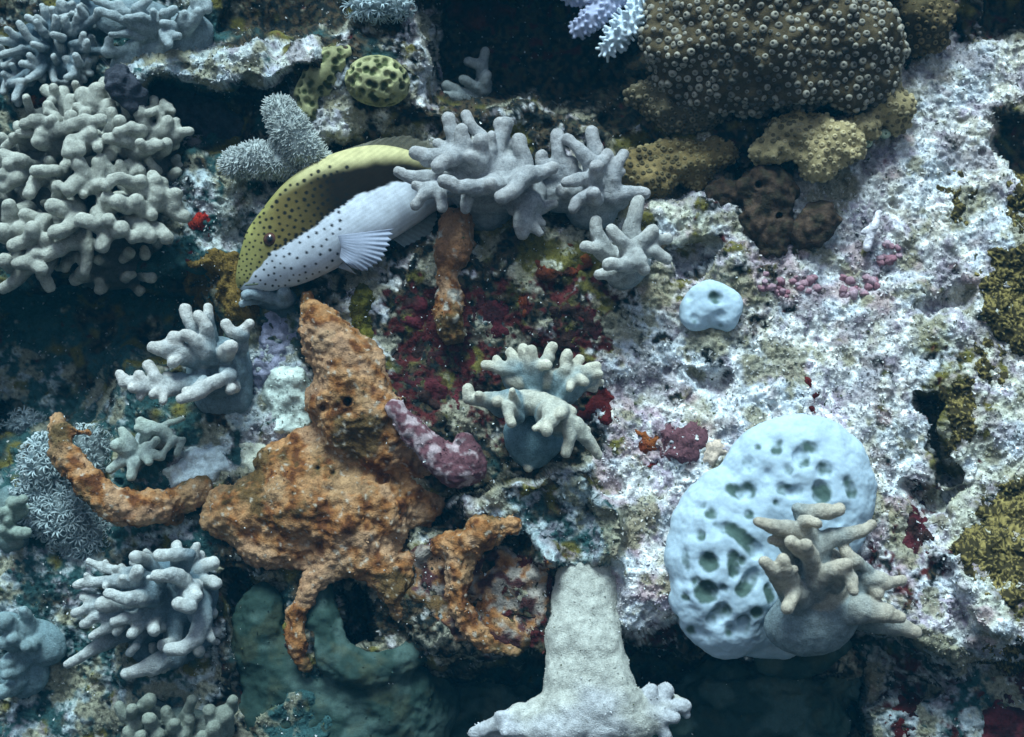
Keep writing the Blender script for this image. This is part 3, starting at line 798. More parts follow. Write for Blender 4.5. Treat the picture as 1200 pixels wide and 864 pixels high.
finger_coral('beige finger leather coral growing in front of the pale pitted lobed coral', ZK,
    [(540, 720, 50, 48, 44, 52), (480, 790, 46, 50, 36, 46), (560, 520, 66, 34, 42, 44), (760, 580, 50, 26, 30, 30)],
    [[192, 182, 122, 5.2, 260, 205, 122, 7.5, 350, 222, 112, 8.5, 480, 250, 92, 11], [668, 110, 100, 6.5, 600, 125, 102, 8, 510, 125, 98, 7.5, 420, 105, 92, 6, 480, 190, 88, 9], [535, 192, 122, 6, 460, 180, 112, 6.5, 480, 220, 96, 8],
     [855, 198, 86, 5, 795, 240, 92, 6.5, 700, 262, 92, 8.5, 560, 310, 88, 11], [380, 300, 128, 6.5, 430, 340, 118, 8, 500, 380, 96, 10], [470, 322, 134, 7.5, 500, 390, 116, 9], [272, 292, 112, 4.8, 340, 305, 102, 6],
     [232, 418, 136, 6.5, 275, 465, 130, 7.5, 320, 530, 108, 9, 400, 640, 80, 12], [338, 408, 132, 6.5, 360, 480, 124, 7.5, 400, 600, 96, 10], [405, 462, 122, 4.4, 375, 485, 118, 5.5], [362, 692, 126, 6.5, 400, 610, 110, 8, 450, 600, 90, 9],
     [700, 352, 92, 6, 760, 412, 94, 6.5, 840, 458, 88, 4.6], [740, 400, 92, 6, 720, 460, 80, 9], [712, 432, 126, 7, 630, 465, 118, 8.5, 540, 530, 98, 11], [750, 585, 126, 5.4, 735, 515, 122, 6, 690, 450, 120, 7], [745, 520, 124, 4.2, 720, 480, 118, 5],
     [1035, 525, 84, 5.6, 950, 540, 88, 7, 850, 515, 84, 9, 750, 500, 70, 12], [895, 602, 88, 5.4, 850, 540, 84, 7], [1025, 742, 84, 5.4, 930, 722, 86, 10, 800, 690, 82, 14, 680, 690, 70, 16], [960, 695, 86, 4, 930, 710, 84, 8], [1120, 830, 40, 6, 1040, 800, 44, 9, 900, 760, 44, 13]],
    (0.47, 0.42, 0.34), (0.23, 0.29, 0.31), at=(965, 690), wlim=(80, 120), grow=1.18, k=1.8, cap=2)
# the large beige colony on the left, fingers read from two enlargements of the photograph
Z1 = (0, 80, 5); g2 = [[55,205,90,9,60,280,80,10],[150,260,90,8,220,290,80,9,350,300,60,11],[310,210,104,9,360,220,100,9,430,215,80,10],[360,242,100,8,420,240,84,9],[630,165,108,9,640,215,98,10],[690,182,114,10,745,212,104,10],[800,180,104,9,830,230,94,10],[920,135,90,8.5,920,200,84,10],[970,140,80,7,960,200,76,8],[1030,140,80,8,1030,205,76,9],[1080,270,74,8,1000,235,74,9],[890,262,96,7,870,230,86,8],
 [318,360,112,8.5,390,340,106,9,440,290,94,10],[480,290,120,9,545,312,116,9,600,330,104,10],[635,288,118,8.5,600,310,108,9],[712,340,112,9.5,680,350,100,10],[778,390,104,8.5,840,372,100,9.5],[880,390,100,7.5,860,350,92,9],[975,392,90,9,930,360,84,10],[600,440,110,8.5,622,380,104,9],[495,590,78,6,510,500,80,7.5,500,420,80,9],[280,492,100,8,350,460,96,9,430,420,86,10],
 [15,355,94,10,40,380,84,11],[120,340,90,10,140,380,80,10],[78,440,106,8,150,420,100,8.5,190,365,106,8],[190,340,110,8.5,190,400,96,9],[270,400,102,8,290,440,88,9],[108,545,102,8,180,535,100,9],[215,488,104,7.5,195,535,96,9],[245,580,106,8,200,540,96,9],[20,690,68,7,100,640,76,8,170,565,84,9],[290,685,70,7,250,610,80,8],[30,530,92,9,60,560,80,9],[380,570,60,6,400,520,60,8]]
g1 = [[268,130,20,7,320,170,26,7.5,350,270,30,9],[370,135,30,7,370,210,34,8],[415,180,44,7,415,280,44,8],[490,160,48,10,520,240,44,11],[572,130,50,10,570,225,46,11],[612,85,34,8,625,160,34,9],[670,165,30,8,660,225,34,9],[640,220,52,8,620,285,50,9],[656,260,66,7,655,345,60,8],[700,312,76,7.5,700,355,66,8],[415,285,72,8.5,420,340,62,9],[500,265,60,7,490,315,56,8],[140,326,78,6.5,200,306,80,8,285,330,74,9],[305,300,82,6,322,350,72,7],[595,300,90,7.5,500,310,90,8.5,400,350,84,9,320,390,70,10],
 [110,382,70,5,190,382,70,6,260,400,64,7],[240,382,78,8,270,420,66,9],[25,466,58,5,95,412,60,5.5,170,410,56,6],[75,400,66,4.5,110,412,60,5],[220,432,80,8,270,440,66,9],[398,492,102,8,425,430,92,8.5,500,420,88,9],[470,482,102,7,450,430,92,8],[535,375,92,8,490,420,88,9],[570,466,92,6.5,580,430,80,8],[740,215,50,6.5,745,275,48,7],[790,185,56,8,820,260,56,9,850,360,50,10],[880,262,60,5,930,240,50,5],[958,200,40,4.5,955,245,42,4.5],[1012,250,44,4,960,240,44,4.5],[945,275,50,5,940,335,48,6],[980,310,60,7,970,380,56,8],[1032,315,50,5.5,1030,385,50,7],[1115,370,54,5,1050,382,52,7,1000,420,48,9],
 [690,376,94,6,760,355,90,7,830,370,78,8],[776,330,88,4.6,770,360,84,5.5],[820,350,86,4.6,810,370,80,6],[630,412,90,7,720,422,86,8,800,440,76,9],[822,438,94,6,860,465,84,7],[932,450,86,6,885,462,86,7.5],[905,440,80,6,880,470,78,8],[980,440,74,7,960,480,66,8],[640,510,74,7.5,650,470,66,9],[460,560,96,9,490,620,90,9.5,505,690,84,11],[580,555,86,8,585,640,84,8.5],[595,530,84,6,590,580,84,7],[632,580,80,6.5,632,640,78,8],[700,562,80,5.5,712,620,76,7],[625,690,116,7,690,645,110,8,750,665,100,9,800,700,88,10],
 [745,560,72,4.6,780,590,66,5],[832,600,78,5,800,570,66,6],[785,612,74,5.5,800,570,62,6],[875,548,68,5,925,600,64,6],[895,630,86,6.5,920,660,78,7],[825,660,100,8,840,720,90,9],[912,660,90,8,912,715,84,9],[955,672,80,7,950,720,76,8],[20,510,78,8,130,540,80,8.5,190,580,60,9],[25,695,80,8,90,650,80,9,160,610,60,10],[170,735,90,8,210,660,80,9],[205,602,96,7,325,600,90,7.5],[340,690,102,7,345,750,90,8],[405,712,106,9.5,450,670,94,10],[50,562,84,8,90,580,70,9],[15,620,84,7,60,630,70,8],[490,740,96,6,480,700,88,8],[600,680,98,7,560,700,88,9]]
g2 = [[(a if i % 4 else a) + (600 if i % 4 == 1 else 0) for i, a in enumerate(fg)] for fg in g2]
finger_coral('large beige finger leather coral colony with crowded stubby fingers', Z1,
    [(520, 640, 18, 96, 66, 44), (560, 980, 22, 82, 40, 44), (240, 720, 14, 60, 72, 40), (640, 1160, 4, 46, 28, 42), (920, 650, 12, 20, 50, 34), (420, 420, 20, 62, 46, 30), (760, 420, 18, 60, 36, 28)],
    g1 + g2, (0.43, 0.44, 0.39), (0.085, 0.090, 0.085), at=(100, 230), wlim=(70, 90), h=1.7, root=0.22, bz=0.78, stubs=(90, 4.6, 7.0, 17), name='finger_leather_coral')
Z3 = (0, 0, 4.615)
hs = [[40,160,90,200],[105,130,150,200,200,240],[150,95,220,130],[240,60,250,105],[280,50,290,90],[300,95,300,150],[345,20,350,60],[320,15,330,60],[430,40,460,80],[420,90,410,130],[520,115,480,155],[440,150,395,185],[290,190,340,205],[320,230,330,260],[370,200,370,255],[440,60,430,110],[450,190,440,230],[495,205,500,255],[440,260,470,300],[470,230,470,270],[590,215,590,275],[520,310,505,350],[400,270,410,310],[410,305,430,345],[355,320,400,355],[280,310,270,355],[410,375,410,425],[360,420,400,405],[490,400,450,380],[455,430,430,400],[160,300,190,340],[120,345,180,360,210,400],[230,430,225,390],[295,440,285,400],[150,430,200,405],[0,300,120,268],[20,360,100,330,130,290],[0,220,50,230],[80,540,100,490],[20,400,60,425],[20,500,40,440],[130,440,60,455],[200,120,230,170],[340,140,330,190],[240,250,260,290],[180,240,220,260],[350,100,360,150],[390,20,400,70],[480,330,470,360],[530,60,520,100]]
hf = []
for q, a in enumerate(hs):
    fgl = []; nn = len(a) // 2
    for i in range(nn):
        fgl += [a[2 * i], a[2 * i + 1], 40 + 16 * math.sin(q * 1.7) - 7 * i, 4.3 + 0.7 * i]
    hf.append(fgl)
finger_coral('pale blue finger coral with many thin fingers behind the beige colony', Z3,
    [(300, 270, 12, 50, 40, 20), (130, 400, 8, 34, 26, 16), (420, 330, 4, 40, 34, 20), (440, 120, 8, 44, 26, 18)], hf,
    (0.40, 0.45, 0.46), (0.08, 0.12, 0.15), at=(60, 60), wlim=(40, 60), h=1.5, k=1.0, rootw=20, bz=0.8, stubs=(40, 3.2, 4.4, 13))
finger_coral('smooth blue grey leather coral with a wide flap above the encrusted ledge', Z3,
    [(900, 260, 14, 52, 20, 18, 4), (700, 330, 10, 26, 14, 14, 30), (1000, 180, 14, 34, 26, 18), (720, 100, 10, 46, 24, 16)],
    [[540,60,50,5,620,85,50,5.5,710,130,46,6,780,150,36,8],[690,100,54,4.5,770,88,50,5,800,110,42,6],[600,190,44,4,690,182,42,5],[525,5,40,5,600,35,40,6],[800,5,40,5,740,50,38,7],[830,60,48,4.5,850,90,40,6],[885,75,54,5.5,880,110,42,7],[942,50,50,5,900,75,46,6],[880,125,60,5,930,142,52,6],[965,195,58,4.5,905,185,52,6],[912,242,62,5.5,890,185,52,7],[1070,70,46,6,1045,115,42,8],[1000,75,46,5.5,985,115,40,8],[1122,48,44,6,1110,10,42,7],[1060,10,40,7,1080,40,36,9],[640,20,36,5,680,70,36,6],[780,150,40,5,760,120,40,6],[590,220,30,5,580,280,26,7]],
    (0.34, 0.40, 0.42), (0.16, 0.22, 0.25), at=(190, 45), wlim=(6, 40))
ZN = (300, 0, 4)
finger_coral('small dim finger coral in the dark hollow below the reddish overhang', ZN,
    [(1060, 440, 14, 12, 22, 12)],
    [[895,402,36,6,960,435,36,6.5,1010,450,28,7],[970,372,44,5.5,1030,410,38,6],[885,452,44,6,960,462,38,6.5,1010,470,30,7],[962,512,36,5,1000,480,30,6],[995,290,26,6,1060,310,26,7,1070,380,22,8],[1080,350,40,6,1060,420,32,8],[1075,240,20,5,1065,290,22,6]],
    (0.34, 0.38, 0.38), (0.14, 0.19, 0.20), at=(565, 105), wlim=(0, 25))
ZM = (0, 580, 4.4)
mf = [[10+70*math.sin(i*2.4)+60, 20+i*26+20*math.cos(i*3.1), 40+14*math.sin(i*1.3), 6.5, 60+20*math.sin(i), 40+i*26, 26, 8] for i in range(9)]
finger_coral('knobbly green grey coral clump below the feathery coral', ZM,
    [(50, 120, 8, 22, 38, 18), (70, 220, 0, 20, 22, 14)], mf, (0.25, 0.31, 0.27), (0.13, 0.20, 0.21), at=(15, 620), wlim=(4, 34), name='knobbly_coral')
finger_coral('smooth blue grey leather coral flank with stubby knobs in the sunken corner', (0, 648, 4),
    [(190, 420, 10, 32, 26, 20, -30), (110, 560, 4, 30, 30, 18), (30, 330, 16, 18, 14, 14)],
    [[20,320,50,10,60,350,36,11],[120,440,44,6,150,430,32,8],[20,420,44,8,60,430,30,9],[30,520,36,8,60,500,26,9],[30,570,40,6,70,560,28,8],[10,650,34,9,50,640,24,10],[110,270,36,6,130,310,26,8],[60,400,48,7,90,420,34,8]],
    (0.24, 0.33, 0.35), (0.18, 0.27, 0.30), at=(40, 750), wlim=(10, 40), name='leather_coral')
bf = []
for i, (x, y, r) in enumerate([(1050,760,13),(980,740,9),(890,780,8),(820,800,8),(700,780,9),(640,800,8),(900,690,7),(1000,820,10),(780,740,8),(700,690,9),(620,730,7),(860,850,9),(740,850,9),(660,860,8),(560,720,7),(1090,690,7),(950,860,8),(600,840,8)]):
    bf.append([x, y, 44 + 10 * math.sin(i * 2.1), r * 0.9, x + 26 * math.sin(i * 1.9), y + 50 + 14 * math.cos(i), 30, r])
finger_coral('clump of dull olive and grey stubby coral lobes in the shade', (0, 648, 4),
    [(830, 820, 6, 56, 24, 18), (700, 760, 4, 26, 18, 14)], bf, (0.24, 0.27, 0.23), (0.11, 0.15, 0.14), at=(205, 850), wlim=(4, 34), name='stubby_coral')
finger_coral('small smooth grey coral beneath the chin of the spotted fish', (250, 150, 4),
    [(290, 800, 10, 26, 14, 16), (330, 850, 0, 18, 14, 14)],
    [[150,785,44,5.5,200,775,42,7,260,790,30,9],[135,825,36,4.5,170,815,34,5],[330,770,40,8,330,800,26,11]], (0.26, 0.32, 0.36), (0.07, 0.12, 0.15), at=(325, 350), wlim=(6, 36))
ZL = (540, 640, 3.86)
finger_coral('pale leather coral trunk dusted with sediment hanging over the dark recess', ZL,
    [(556, 300, 52, 41, 46, 26), (575, 120, 38, 30, 26, 16), (552, 200, 46, 36, 38, 22), (640, 170, 40, 16, 26, 14), (560, 410, 66, 44, 44, 28), (572, 520, 78, 46, 42, 30), (572, 620, 88, 52, 38, 30), (580, 720, 98, 62, 30, 30), (560, 810, 102, 84, 22, 28), (420, 830, 98, 38, 14, 18, 24), (735, 785, 98, 36, 15, 18, -26), (570, 920, 96, 76, 20, 26)],
    [[60,850,100,7,130,820,104,8,230,790,104,9,340,780,100,12],[180,775,108,6,240,785,106,8],[200,840,118,8,300,830,112,10],[860,655,92,6,850,710,92,8,800,750,92,10],[925,650,84,7,900,720,88,8,840,755,92,10],[1010,730,88,5.5,940,740,90,7,860,740,92,9],[1020,770,86,4,1000,735,88,5],[970,780,106,6,900,765,104,7,820,760,100,9],[930,870,100,6.5,900,800,100,8,860,760,98,9],[60,900,90,9,150,880,96,10,300,850,98,12]],
    (0.46, 0.48, 0.51), (0.45, 0.46, 0.42), at=(690, 745), wlim=(112, 126), h=1.8, k=3.2, scat=1500, wob=1.0, root=0.06, bz=1.0, lump=4.5)
# ---------------------------------------------------------------- pale pitted corals
def pitted(label, prims, pits, wsurf, dw):
    cuts = []
    sv, _, _ = solid([('ell', Q(p[1], p[2], p[3] + dw), (p[4], p[6], p[5]), math.radians(p[7]) if len(p) > 7 else 0.0) for p in prims], 2.5, 4)
    kx = D0 / (sv[:, 1] + D0); sx, sy = 600 + sv[:, 0] * kx, 432 - sv[:, 2] * kx
    def wsurf(x, y):                                        # where the coral's own face stands at a pit
        m = np.hypot(sx - x, sy - y) < 5
        return float((-sv[m, 1]).max()) - dw if m.any() else 0.0
    for p in pits:
        pts = []
        for q in range(0, len(p), 3):
            pts.append((p[q], p[q + 1], p[q + 2]))
        if len(pts) == 1: pts.append((pts[0][0] + 1, pts[0][1] + 1, pts[0][2]))
        flat_ = []
        for x, y, r in pts: flat_ += [x, y, wsurf(x, y) + 0.22 * r, r * 1.28]
        cuts.append(flat_)
    white = np.array([0.43, 0.555, 0.655]); green = np.array([0.045, 0.085, 0.062])
    allp = np.concatenate([Q(np.array(c[0::4]), np.array(c[1::4]), np.array(c[2::4]) + dw) for c in cuts])
    def tone(v, n, d):
        best = np.full(len(v), 1e9)
        for c in cuts:
            pts = [(Q(c[q], c[q + 1], c[q + 2] + dw), c[q + 3]) for q in range(0, len(c), 4)]
            for (a, r0), (b, r1) in zip(pts[:-1], pts[1:]):
                best = np.minimum(best, seg_dist(v, a, b, r0, r1))
        t = sst(2.4, -0.6, best + 1.0 * pn(v, 6, 4)) * 0.92
        col = np.repeat(white[None], len(v), 0) * (1 + 0.07 * fbm(v, 30, 2, 3)[:, None])
        return mix(col, green, t)
    return blob('pitted_lobe_coral', label, 'coral', prims, tone,
         material('pale_coral', rough=0.6, speck=0.10, speck_scale=900, bump=0.25, bump_scale=1300, bump_dist=0.0008, sss=0.35, spec=0.3),
         h=1.5, k=4, cuts=cuts, kc=1.9, dw=dw, bumps=[lambda v: 3.0 * pn(v, 24, 2) + 0.6 * pn(v, 8, 7) + 0.35 * pn(v, 4, 8)], smooth=1)

dwp = float(w_at(880, 620))
def ws_big(x, y):
    # height of the lobes' outer face where a pit opens
    a = 1 - ((x - 932) / 92) ** 2 - ((y - 575) / 86) ** 2
    b = 1 - ((x - 852) / 72) ** 2 - ((y - 660) / 108) ** 2
    return max(26 + 40 * math.sqrt(max(a, 0.0)), 30 + 42 * math.sqrt(max(b, 0.0)))
def zz(ox, oy, s, L): return [[(ox + a / s if i % 3 == 0 else oy + a / s if i % 3 == 1 else a) for i, a in enumerate(p)] for p in L]
pits = zz(770, 480, 4.28, [[605,165,4.5,600,200,4.5],[448,265,5,450,285,4.5],[720,230,6,760,185,5.5,800,195,5],[735,255,6,735,225,6],[845,297,6.5],[830,405,8,830,430,7.5],[960,360,4,985,420,5],[365,390,4.5,415,410,6.5,455,405,7.5],[625,395,4.5,670,415,4.5,720,410,3],[270,515,5],[210,625,4.5],[360,590,5,420,630,6,500,710,6.5],[460,525,3.5],[655,300,3.5],[130,720,3.5,140,790,4],[255,765,8],[385,740,5,390,820,5],[550,320,2],[595,470,1.6],[930,510,4,920,560,3.5],[118,565,2.2],[500,180,2.4]])
pits += zz(770, 580, 4.28, [[245,490,10],[490,410,6,430,480,6],[330,590,7.5,275,640,6],[135,515,3.5],[440,640,6,440,690,5],[165,690,5],[500,590,5],[180,440,3.5,200,430,3],[330,470,3],[90,620,3,95,660,3],[330,170,3.5,300,150,3],[200,60,3,230,50,3],[420,330,3.5],[110,440,3],[210,700,4,240,720,4],[370,690,5],[560,470,4,570,520,4]])
pitted('large pale blue lobed coral pitted with green hollows',
       [('e', 852, 660, 30, 68, 104, 42), ('e', 932, 575, 26, 88, 84, 40, 20), ('e', 900, 620, 20, 60, 80, 40), ('e', 970, 600, 20, 46, 60, 34), ('e', 905, 720, 10, 60, 50, 34)], pits, ws_big, dwp)
dws = float(w_at(835, 360))
pitted('small pale blue cushion coral with one central dimple',
       [('e', 834, 357, 8, 33, 27, 16), ('e', 815, 366, 8, 17, 20, 14), ('e', 852, 368, 8, 16, 18, 14)],
       [[837, 348, 5, 842, 349, 5], [845, 369, 3.2], [812, 374, 3], [806, 345, 2.2], [832, 386, 3], [843, 384, 3]], lambda x, y: 8 + 15 * math.sqrt(max(0, 1 - ((x - 834) / 34) ** 2 - ((y - 357) / 30) ** 2)), dws)

# ---------------------------------------------------------------- orange sponges
ORM = material('sponge_orange', rough=0.9, speck=0.40, speck_scale=520, bump=0.8, bump_scale=620, bump_dist=0.002, spec=0.15)
def orange_tone(v, n, d):
    m = fbm(v, 20, 3, 3); m2 = pn(v, 6, 9); m3 = fbm(v, 55, 2, 14)
    c = mix(np.repeat(np.array([[0.27, 0.115, 0.040]]), len(v), 0), np.array([0.38, 0.205, 0.095]), sst(-0.3, 0.5, m))
    c = mix(c, np.array([0.125, 0.048, 0.020]), sst(0.15, 0.6, -m + 0.4 * m2))
    c = mix(c, np.array([0.34, 0.22, 0.12]), sst(0.25, 0.6, m3 + 0.3 * m2) * 0.7)
    m4 = fbm(v, 70, 3, 29)
    c = mix(c, np.array([0.085, 0.062, 0.026]), sst(0.22, 0.6, m4 + 0.2 * m2) * 0.8)
    c = mix(c, np.array([0.42, 0.27, 0.17]), sst(0.15, 0.5, -m4 + 0.25 * m) * 0.6)
    return mix(c, np.array([0.55, 0.50, 0.42]), sst(0.55, 0.72, m2 + 0.15 * m) * 0.6)
ob = [lambda v: 2.0 * fbm(v, 24, 2, 71), lambda v: 6.0 * fbm(v, 40, 3, 74), lambda v: 4.2 * (0.5 - worley(v, 7.0, 72)[0])]
zt = zc(ZF)
tube = []
for x, y, w_, r in [(298,48,44,7.5),(330,130,56,12),(345,220,62,13),(400,310,66,14),(500,410,70,16),(600,510,70,18),(720,545,66,18),(850,530,58,17),(1000,480,46,14),(1090,430,34,10),(1140,405,26,5)]:
    a = zt(x, y); tube += [a[0], a[1], w_, r * 1.14]
dwt = float(w_at(130, 600))
blob('tube_sponge', 'bent orange tube sponge with a short side stub over the feathery coral', 'sponge',
     [('p', tube), ('p', [*zt(370,100), 58, 6, *zt(420,125), 62, 6, *zt(470,128), 62, 4.5]), ('p', [*zt(470,128), 62, 4, *zt(480,115), 62, 2.5]), ('e', *zt(800, 540), 20, 44, 14, 40, -10)],
     orange_tone, ORM, h=1.5, k=2.2, bumps=ob, scat=450, dw=dwt, part=['tube', 'side_stub', 'side_stub', 'holdfast'])
main = [('p', [362,352,22,13, 378,385,28,28, 405,430,30,38, 430,475,32,40, 455,505,30,36, 490,528,26,26]), ('p', [395,470,30,34, 400,500,30,30, 455,530,28,24]),
        ('e', 300, 598, 22, 58, 40, 30), ('e', 375, 545, 14, 70, 44, 26), ('e', 470, 585, 14, 50, 44, 24), ('e', 345, 610, 20, 90, 50, 28), ('e', 400, 640, 22, 66, 34, 28), ('e', 360, 590, 36, 52, 48, 34), ('e', 415, 605, 36, 50, 50, 34), ('e', 445, 600, 30, 34, 44, 30), ('e', 325, 640, 30, 40, 22, 24), ('e', 262, 612, 24, 24, 14, 16), ('e', 425, 650, 36, 34, 24, 24),
        ('p', [388,668,40,14, 358,692,48,13, 345,722,50,12.5, 345,752,50,11, 356,780,46,7]), ('p', [440,660,36,20, 462,690,40,20, 474,712,38,14, 482,722,34,5]), ('p', [500,650,28,14, 470,670,34,16])]
dwm = float(w_at(400, 560)) - 24
mcuts = [[407,471,72,2.6,407,471,40,2.6],[390,554,66,3,390,554,40,3],[373,548,60,2.4,373,549,40,2.4],[345,399,52,3,345,399,34,3],[378,478,70,2,378,478,44,2],[448,556,64,4,450,560,40,5],[413,545,64,4,425,552,44,5]]
blob('encrusting_sponge', 'large knobbly orange sponge spreading over the rock with hanging fingers', 'sponge', main, orange_tone, ORM, h=1.8, k=5, bumps=ob, cuts=mcuts, kc=1.5, scat=1300, dw=dwm,
     part=['upper_lobe', 'upper_lobe', 'lower_lobe', 'lower_lobe', 'lower_lobe', 'lower_lobe', 'lower_lobe', 'lower_lobe', 'lower_lobe', 'lower_lobe', 'lower_lobe', 'lower_lobe', 'lower_lobe', 'hanging_finger', 'hanging_finger', 'hanging_finger'])
blob('rope_sponge', 'orange rope sponge curling down the speckled rock beside the pale trunk', 'sponge',
     [('p', [596,618,14,12, 566,622,18,20, 542,645,20,17, 535,680,22,14, 540,712,22,14, 552,738,20,12, 575,758,16,9, 606,766,10,5]), ('p', [535,640,18,16, 515,640,12,12])], orange_tone, ORM, h=1.5, k=3, bumps=ob, scat=350)
def brown_tone(v, n, d):
    t = sst(60, 130, 1 * v[:, 2])
    c = mix(orange_tone(v, n, d), np.array([0.30, 0.16, 0.09]), sst(95, 150, v[:, 2]) * 0.75)
    return mix(c, np.array([0.48, 0.46, 0.40]), sst(0.0, 0.5, fbm(v, 22, 3, 5) + 0.8 * sst(36, 0, np.abs(v[:, 2] - 92)) - 0.5))
blob('finger_sponge', 'upright orange brown finger sponge below the grey finger coral', 'sponge',
     [('p', [536,262,14,20, 534,285,18,20, 527,315,22,15, 524,345,26,16, 527,375,30,19, 528,388,30,18])], brown_tone, ORM, h=1.6, k=3, bumps=ob, scat=500)
def tan_tone(v, n, d):
    c = mix(orange_tone(v, n, d), np.array([0.30, 0.27, 0.24]), sst(-0.1, 0.4, fbm(v, 20, 3, 35)))
    return mix(c, np.array([0.07, 0.03, 0.03]), sst(0.1, 0.45, fbm(v, 28, 3, 37)))
crust('encrusting_sponge', 'thin patchy tan sponge film between the orange sponge and the pale trunk', 'sponge', [(468,645),(520,625),(560,640),(640,650),(648,700),(612,768),(530,750),(480,700)], 3, tan_tone, ORM, [lambda v: 5 * fbm(v, 24, 3, 5)], scat=500)
# pink knob and crust
PKM = material('coralline', rough=0.85, speck=0.4, speck_scale=500, bump=0.6, bump_scale=700, bump_dist=0.0015, spec=0.2)
def pink_tone(v, n, d):
    m = fbm(v, 14, 3, 6)
    c = mix(np.repeat(np.array([[0.14, 0.065, 0.078]]), len(v), 0), np.array([0.38, 0.30, 0.32]), sst(0.0, 0.45, m + 0.004 * (-v[:, 0] - 60)))
    return c
blob('pink_sponge', 'rounded dusky pink sponge knob at the end of the orange sponge', 'sponge',
     [('p', [462,478,34,10, 485,505,38,15, 510,532,40,19, 535,552,42,20, 548,545,44,21]), ('p', [548,528,44,14, 545,520,44,12])], pink_tone, PKM, h=1.7, k=3, bumps=[lambda v: 2.2 * fbm(v, 20, 2, 8), lambda v: 1.2 * pn(v, 6, 9)],
     cuts=[[538,520,66,2.2,538,520,50,2.2]], scat=350)

# ---------------------------------------------------------------- encrusting patches on the wall
RDM = material('sponge_red', rough=0.7, speck=0.5, speck_scale=420, bump=0.7, bump_scale=520, bump_dist=0.002, spec=0.3)
def red_tone(c1=(0.085, 0.016, 0.022), c2=(0.038, 0.011, 0.014), c3=(0.028, 0.014, 0.012)):
    def fn(v, n, d):
        m = fbm(v, 26, 3, 16)
        c = mix(np.repeat(np.array([c1]), len(v), 0), np.array(c2), sst(-0.2, 0.4, m))
        return mix(c, np.array(c3), sst(0.15, 0.5, fbm(v, 44, 2, 19)))
    return fn
rb = [lambda v: 3.4 * fbm(v, 14, 3, 23) + 5.0 * fbm(v, 30, 2, 24) - 0.8]
RED1 = red_tone(); RED2 = red_tone((0.11, 0.014, 0.014), (0.065, 0.010, 0.010), (0.035, 0.008, 0.008)); RUST = red_tone((0.24, 0.075, 0.02), (0.15, 0.035, 0.015), (0.05, 0.02, 0.012))
for nm, lab, poly, th, fn in [
    ('red_sponge', 'broad dark maroon sponge crust left of the cream finger coral', [(470,345),(505,340),(512,400),(545,405),(560,440),(545,480),(490,478),(462,430),(455,380)], 2, RED1),
    ('red_sponge', 'maroon sponge crust between the upright finger sponge and the cream finger coral', [(560,345),(600,350),(605,400),(570,412),(552,390)], 3, RED1),
    ('red_sponge', 'maroon sponge crust behind the fingers of the cream coral', [(630,360),(680,350),(712,375),(710,415),(680,425),(640,408)], 2, RED1),
    ('red_sponge', 'bright oxblood sponge patch touching the right arms of the cream coral', [(690,462),(712,454),(726,470),(730,495),(712,506),(694,500),(672,490),(680,476)], 4, RED2),
    ('red_sponge', 'small scarlet sponge in the pale rubble beside the beige colony', [(218,252),(232,248),(248,256),(244,266),(226,270)], 6, red_tone((0.42, 0.03, 0.02), (0.30, 0.02, 0.015), (0.2, 0.02, 0.01))),
    ('red_sponge', 'dull red sponge with white edges below the scarlet one', [(212,302),(236,300),(242,314),(224,322),(210,314)], 3, RED2),
    ('red_sponge', 'thin red branching crust above the large pitted coral', [(908,488),(936,474),(944,446),(962,452),(960,474),(940,488),(915,496)], 3, RED2),
    ('red_sponge', 'long dark red crust running down the pale slope by the olive coral', [(1066,592),(1082,586),(1092,620),(1090,650),(1062,648),(1050,634),(1062,618)], 4, RED1),
    ('rust_sponge', 'rust brown sponge in the shaded nook below the grey corals', [(626,298),(662,290),(690,300),(688,324),(650,330),(628,318)], 5, RUST),
    ('rust_sponge', 'small rust sponge between the two maroon crusts', [(600,345),(626,348),(628,372),(606,376)], 4, RUST),
    ('rust_sponge', 'small orange and rust sponge amid the pink crust', [(745,510),(762,506),(770,518),(760,532),(748,524)], 4, RUST),
    ('red_sponge', 'tiny deep red sponge just under the small rust one', [(748,538),(766,534),(770,548),(754,552)], 4, RED2),
    ('rust_sponge', 'reddish brown sponge stain behind the pale blue thin fingered coral', [(34,100),(50,96),(58,118),(50,140),(36,132)], 5, RUST),
    ('red_sponge', 'dark red sponge overhang in the black hollow at the top', [(515,-12),(590,-12),(600,20),(560,36),(525,22)], 14, red_tone((0.10,0.022,0.016),(0.06,0.014,0.012),(0.03,0.01,0.01))),
    ('red_sponge', 'deep maroon sponge mass in the shadowed lower slope', [(1145,830),(1175,815),(1210,830),(1210,880),(1150,880)], 8, RED1),
    ('red_sponge', 'brick red crust beside the recess under the beige finger coral', [(1040,825),(1070,815),(1080,850),(1060,880),(1035,870)], 4, RED2),
]:
    crust(nm, lab, 'sponge', poly, th * 0.6, fn, RDM, rb, edge=11, scat=160, warp=11)
ALM = material('algae_mat', rough=0.95, speck=0.6, speck_scale=420, bump=0.9, bump_scale=520, bump_dist=0.003, spec=0.1)
crust('algae_mat', 'tufted golden olive algae mat in front of the face of the fish', 'algae', [(218,312),(245,292),(278,300),(292,330),(305,356),(288,380),(250,374),(222,350)], 9, flat((0.15, 0.098, 0.028), 0.5, 9), ALM, [lambda v: 5 * fbm(v, 16, 3, 5)], scat=500)
crust('algae_mat', 'olive green algae tuft between the orange sponge and lilac crust', 'algae', [(420,330),(436,345),(436,395),(420,400),(408,365)], 8, flat((0.12, 0.11, 0.02), 0.5, 9), ALM, [lambda v: 4 * fbm(v, 12, 3, 5)], scat=150)
LIL = material('pale_crust', rough=0.8, speck=0.35, speck_scale=600, bump=0.6, bump_scale=700, bump_dist=0.0018, spec=0.2)
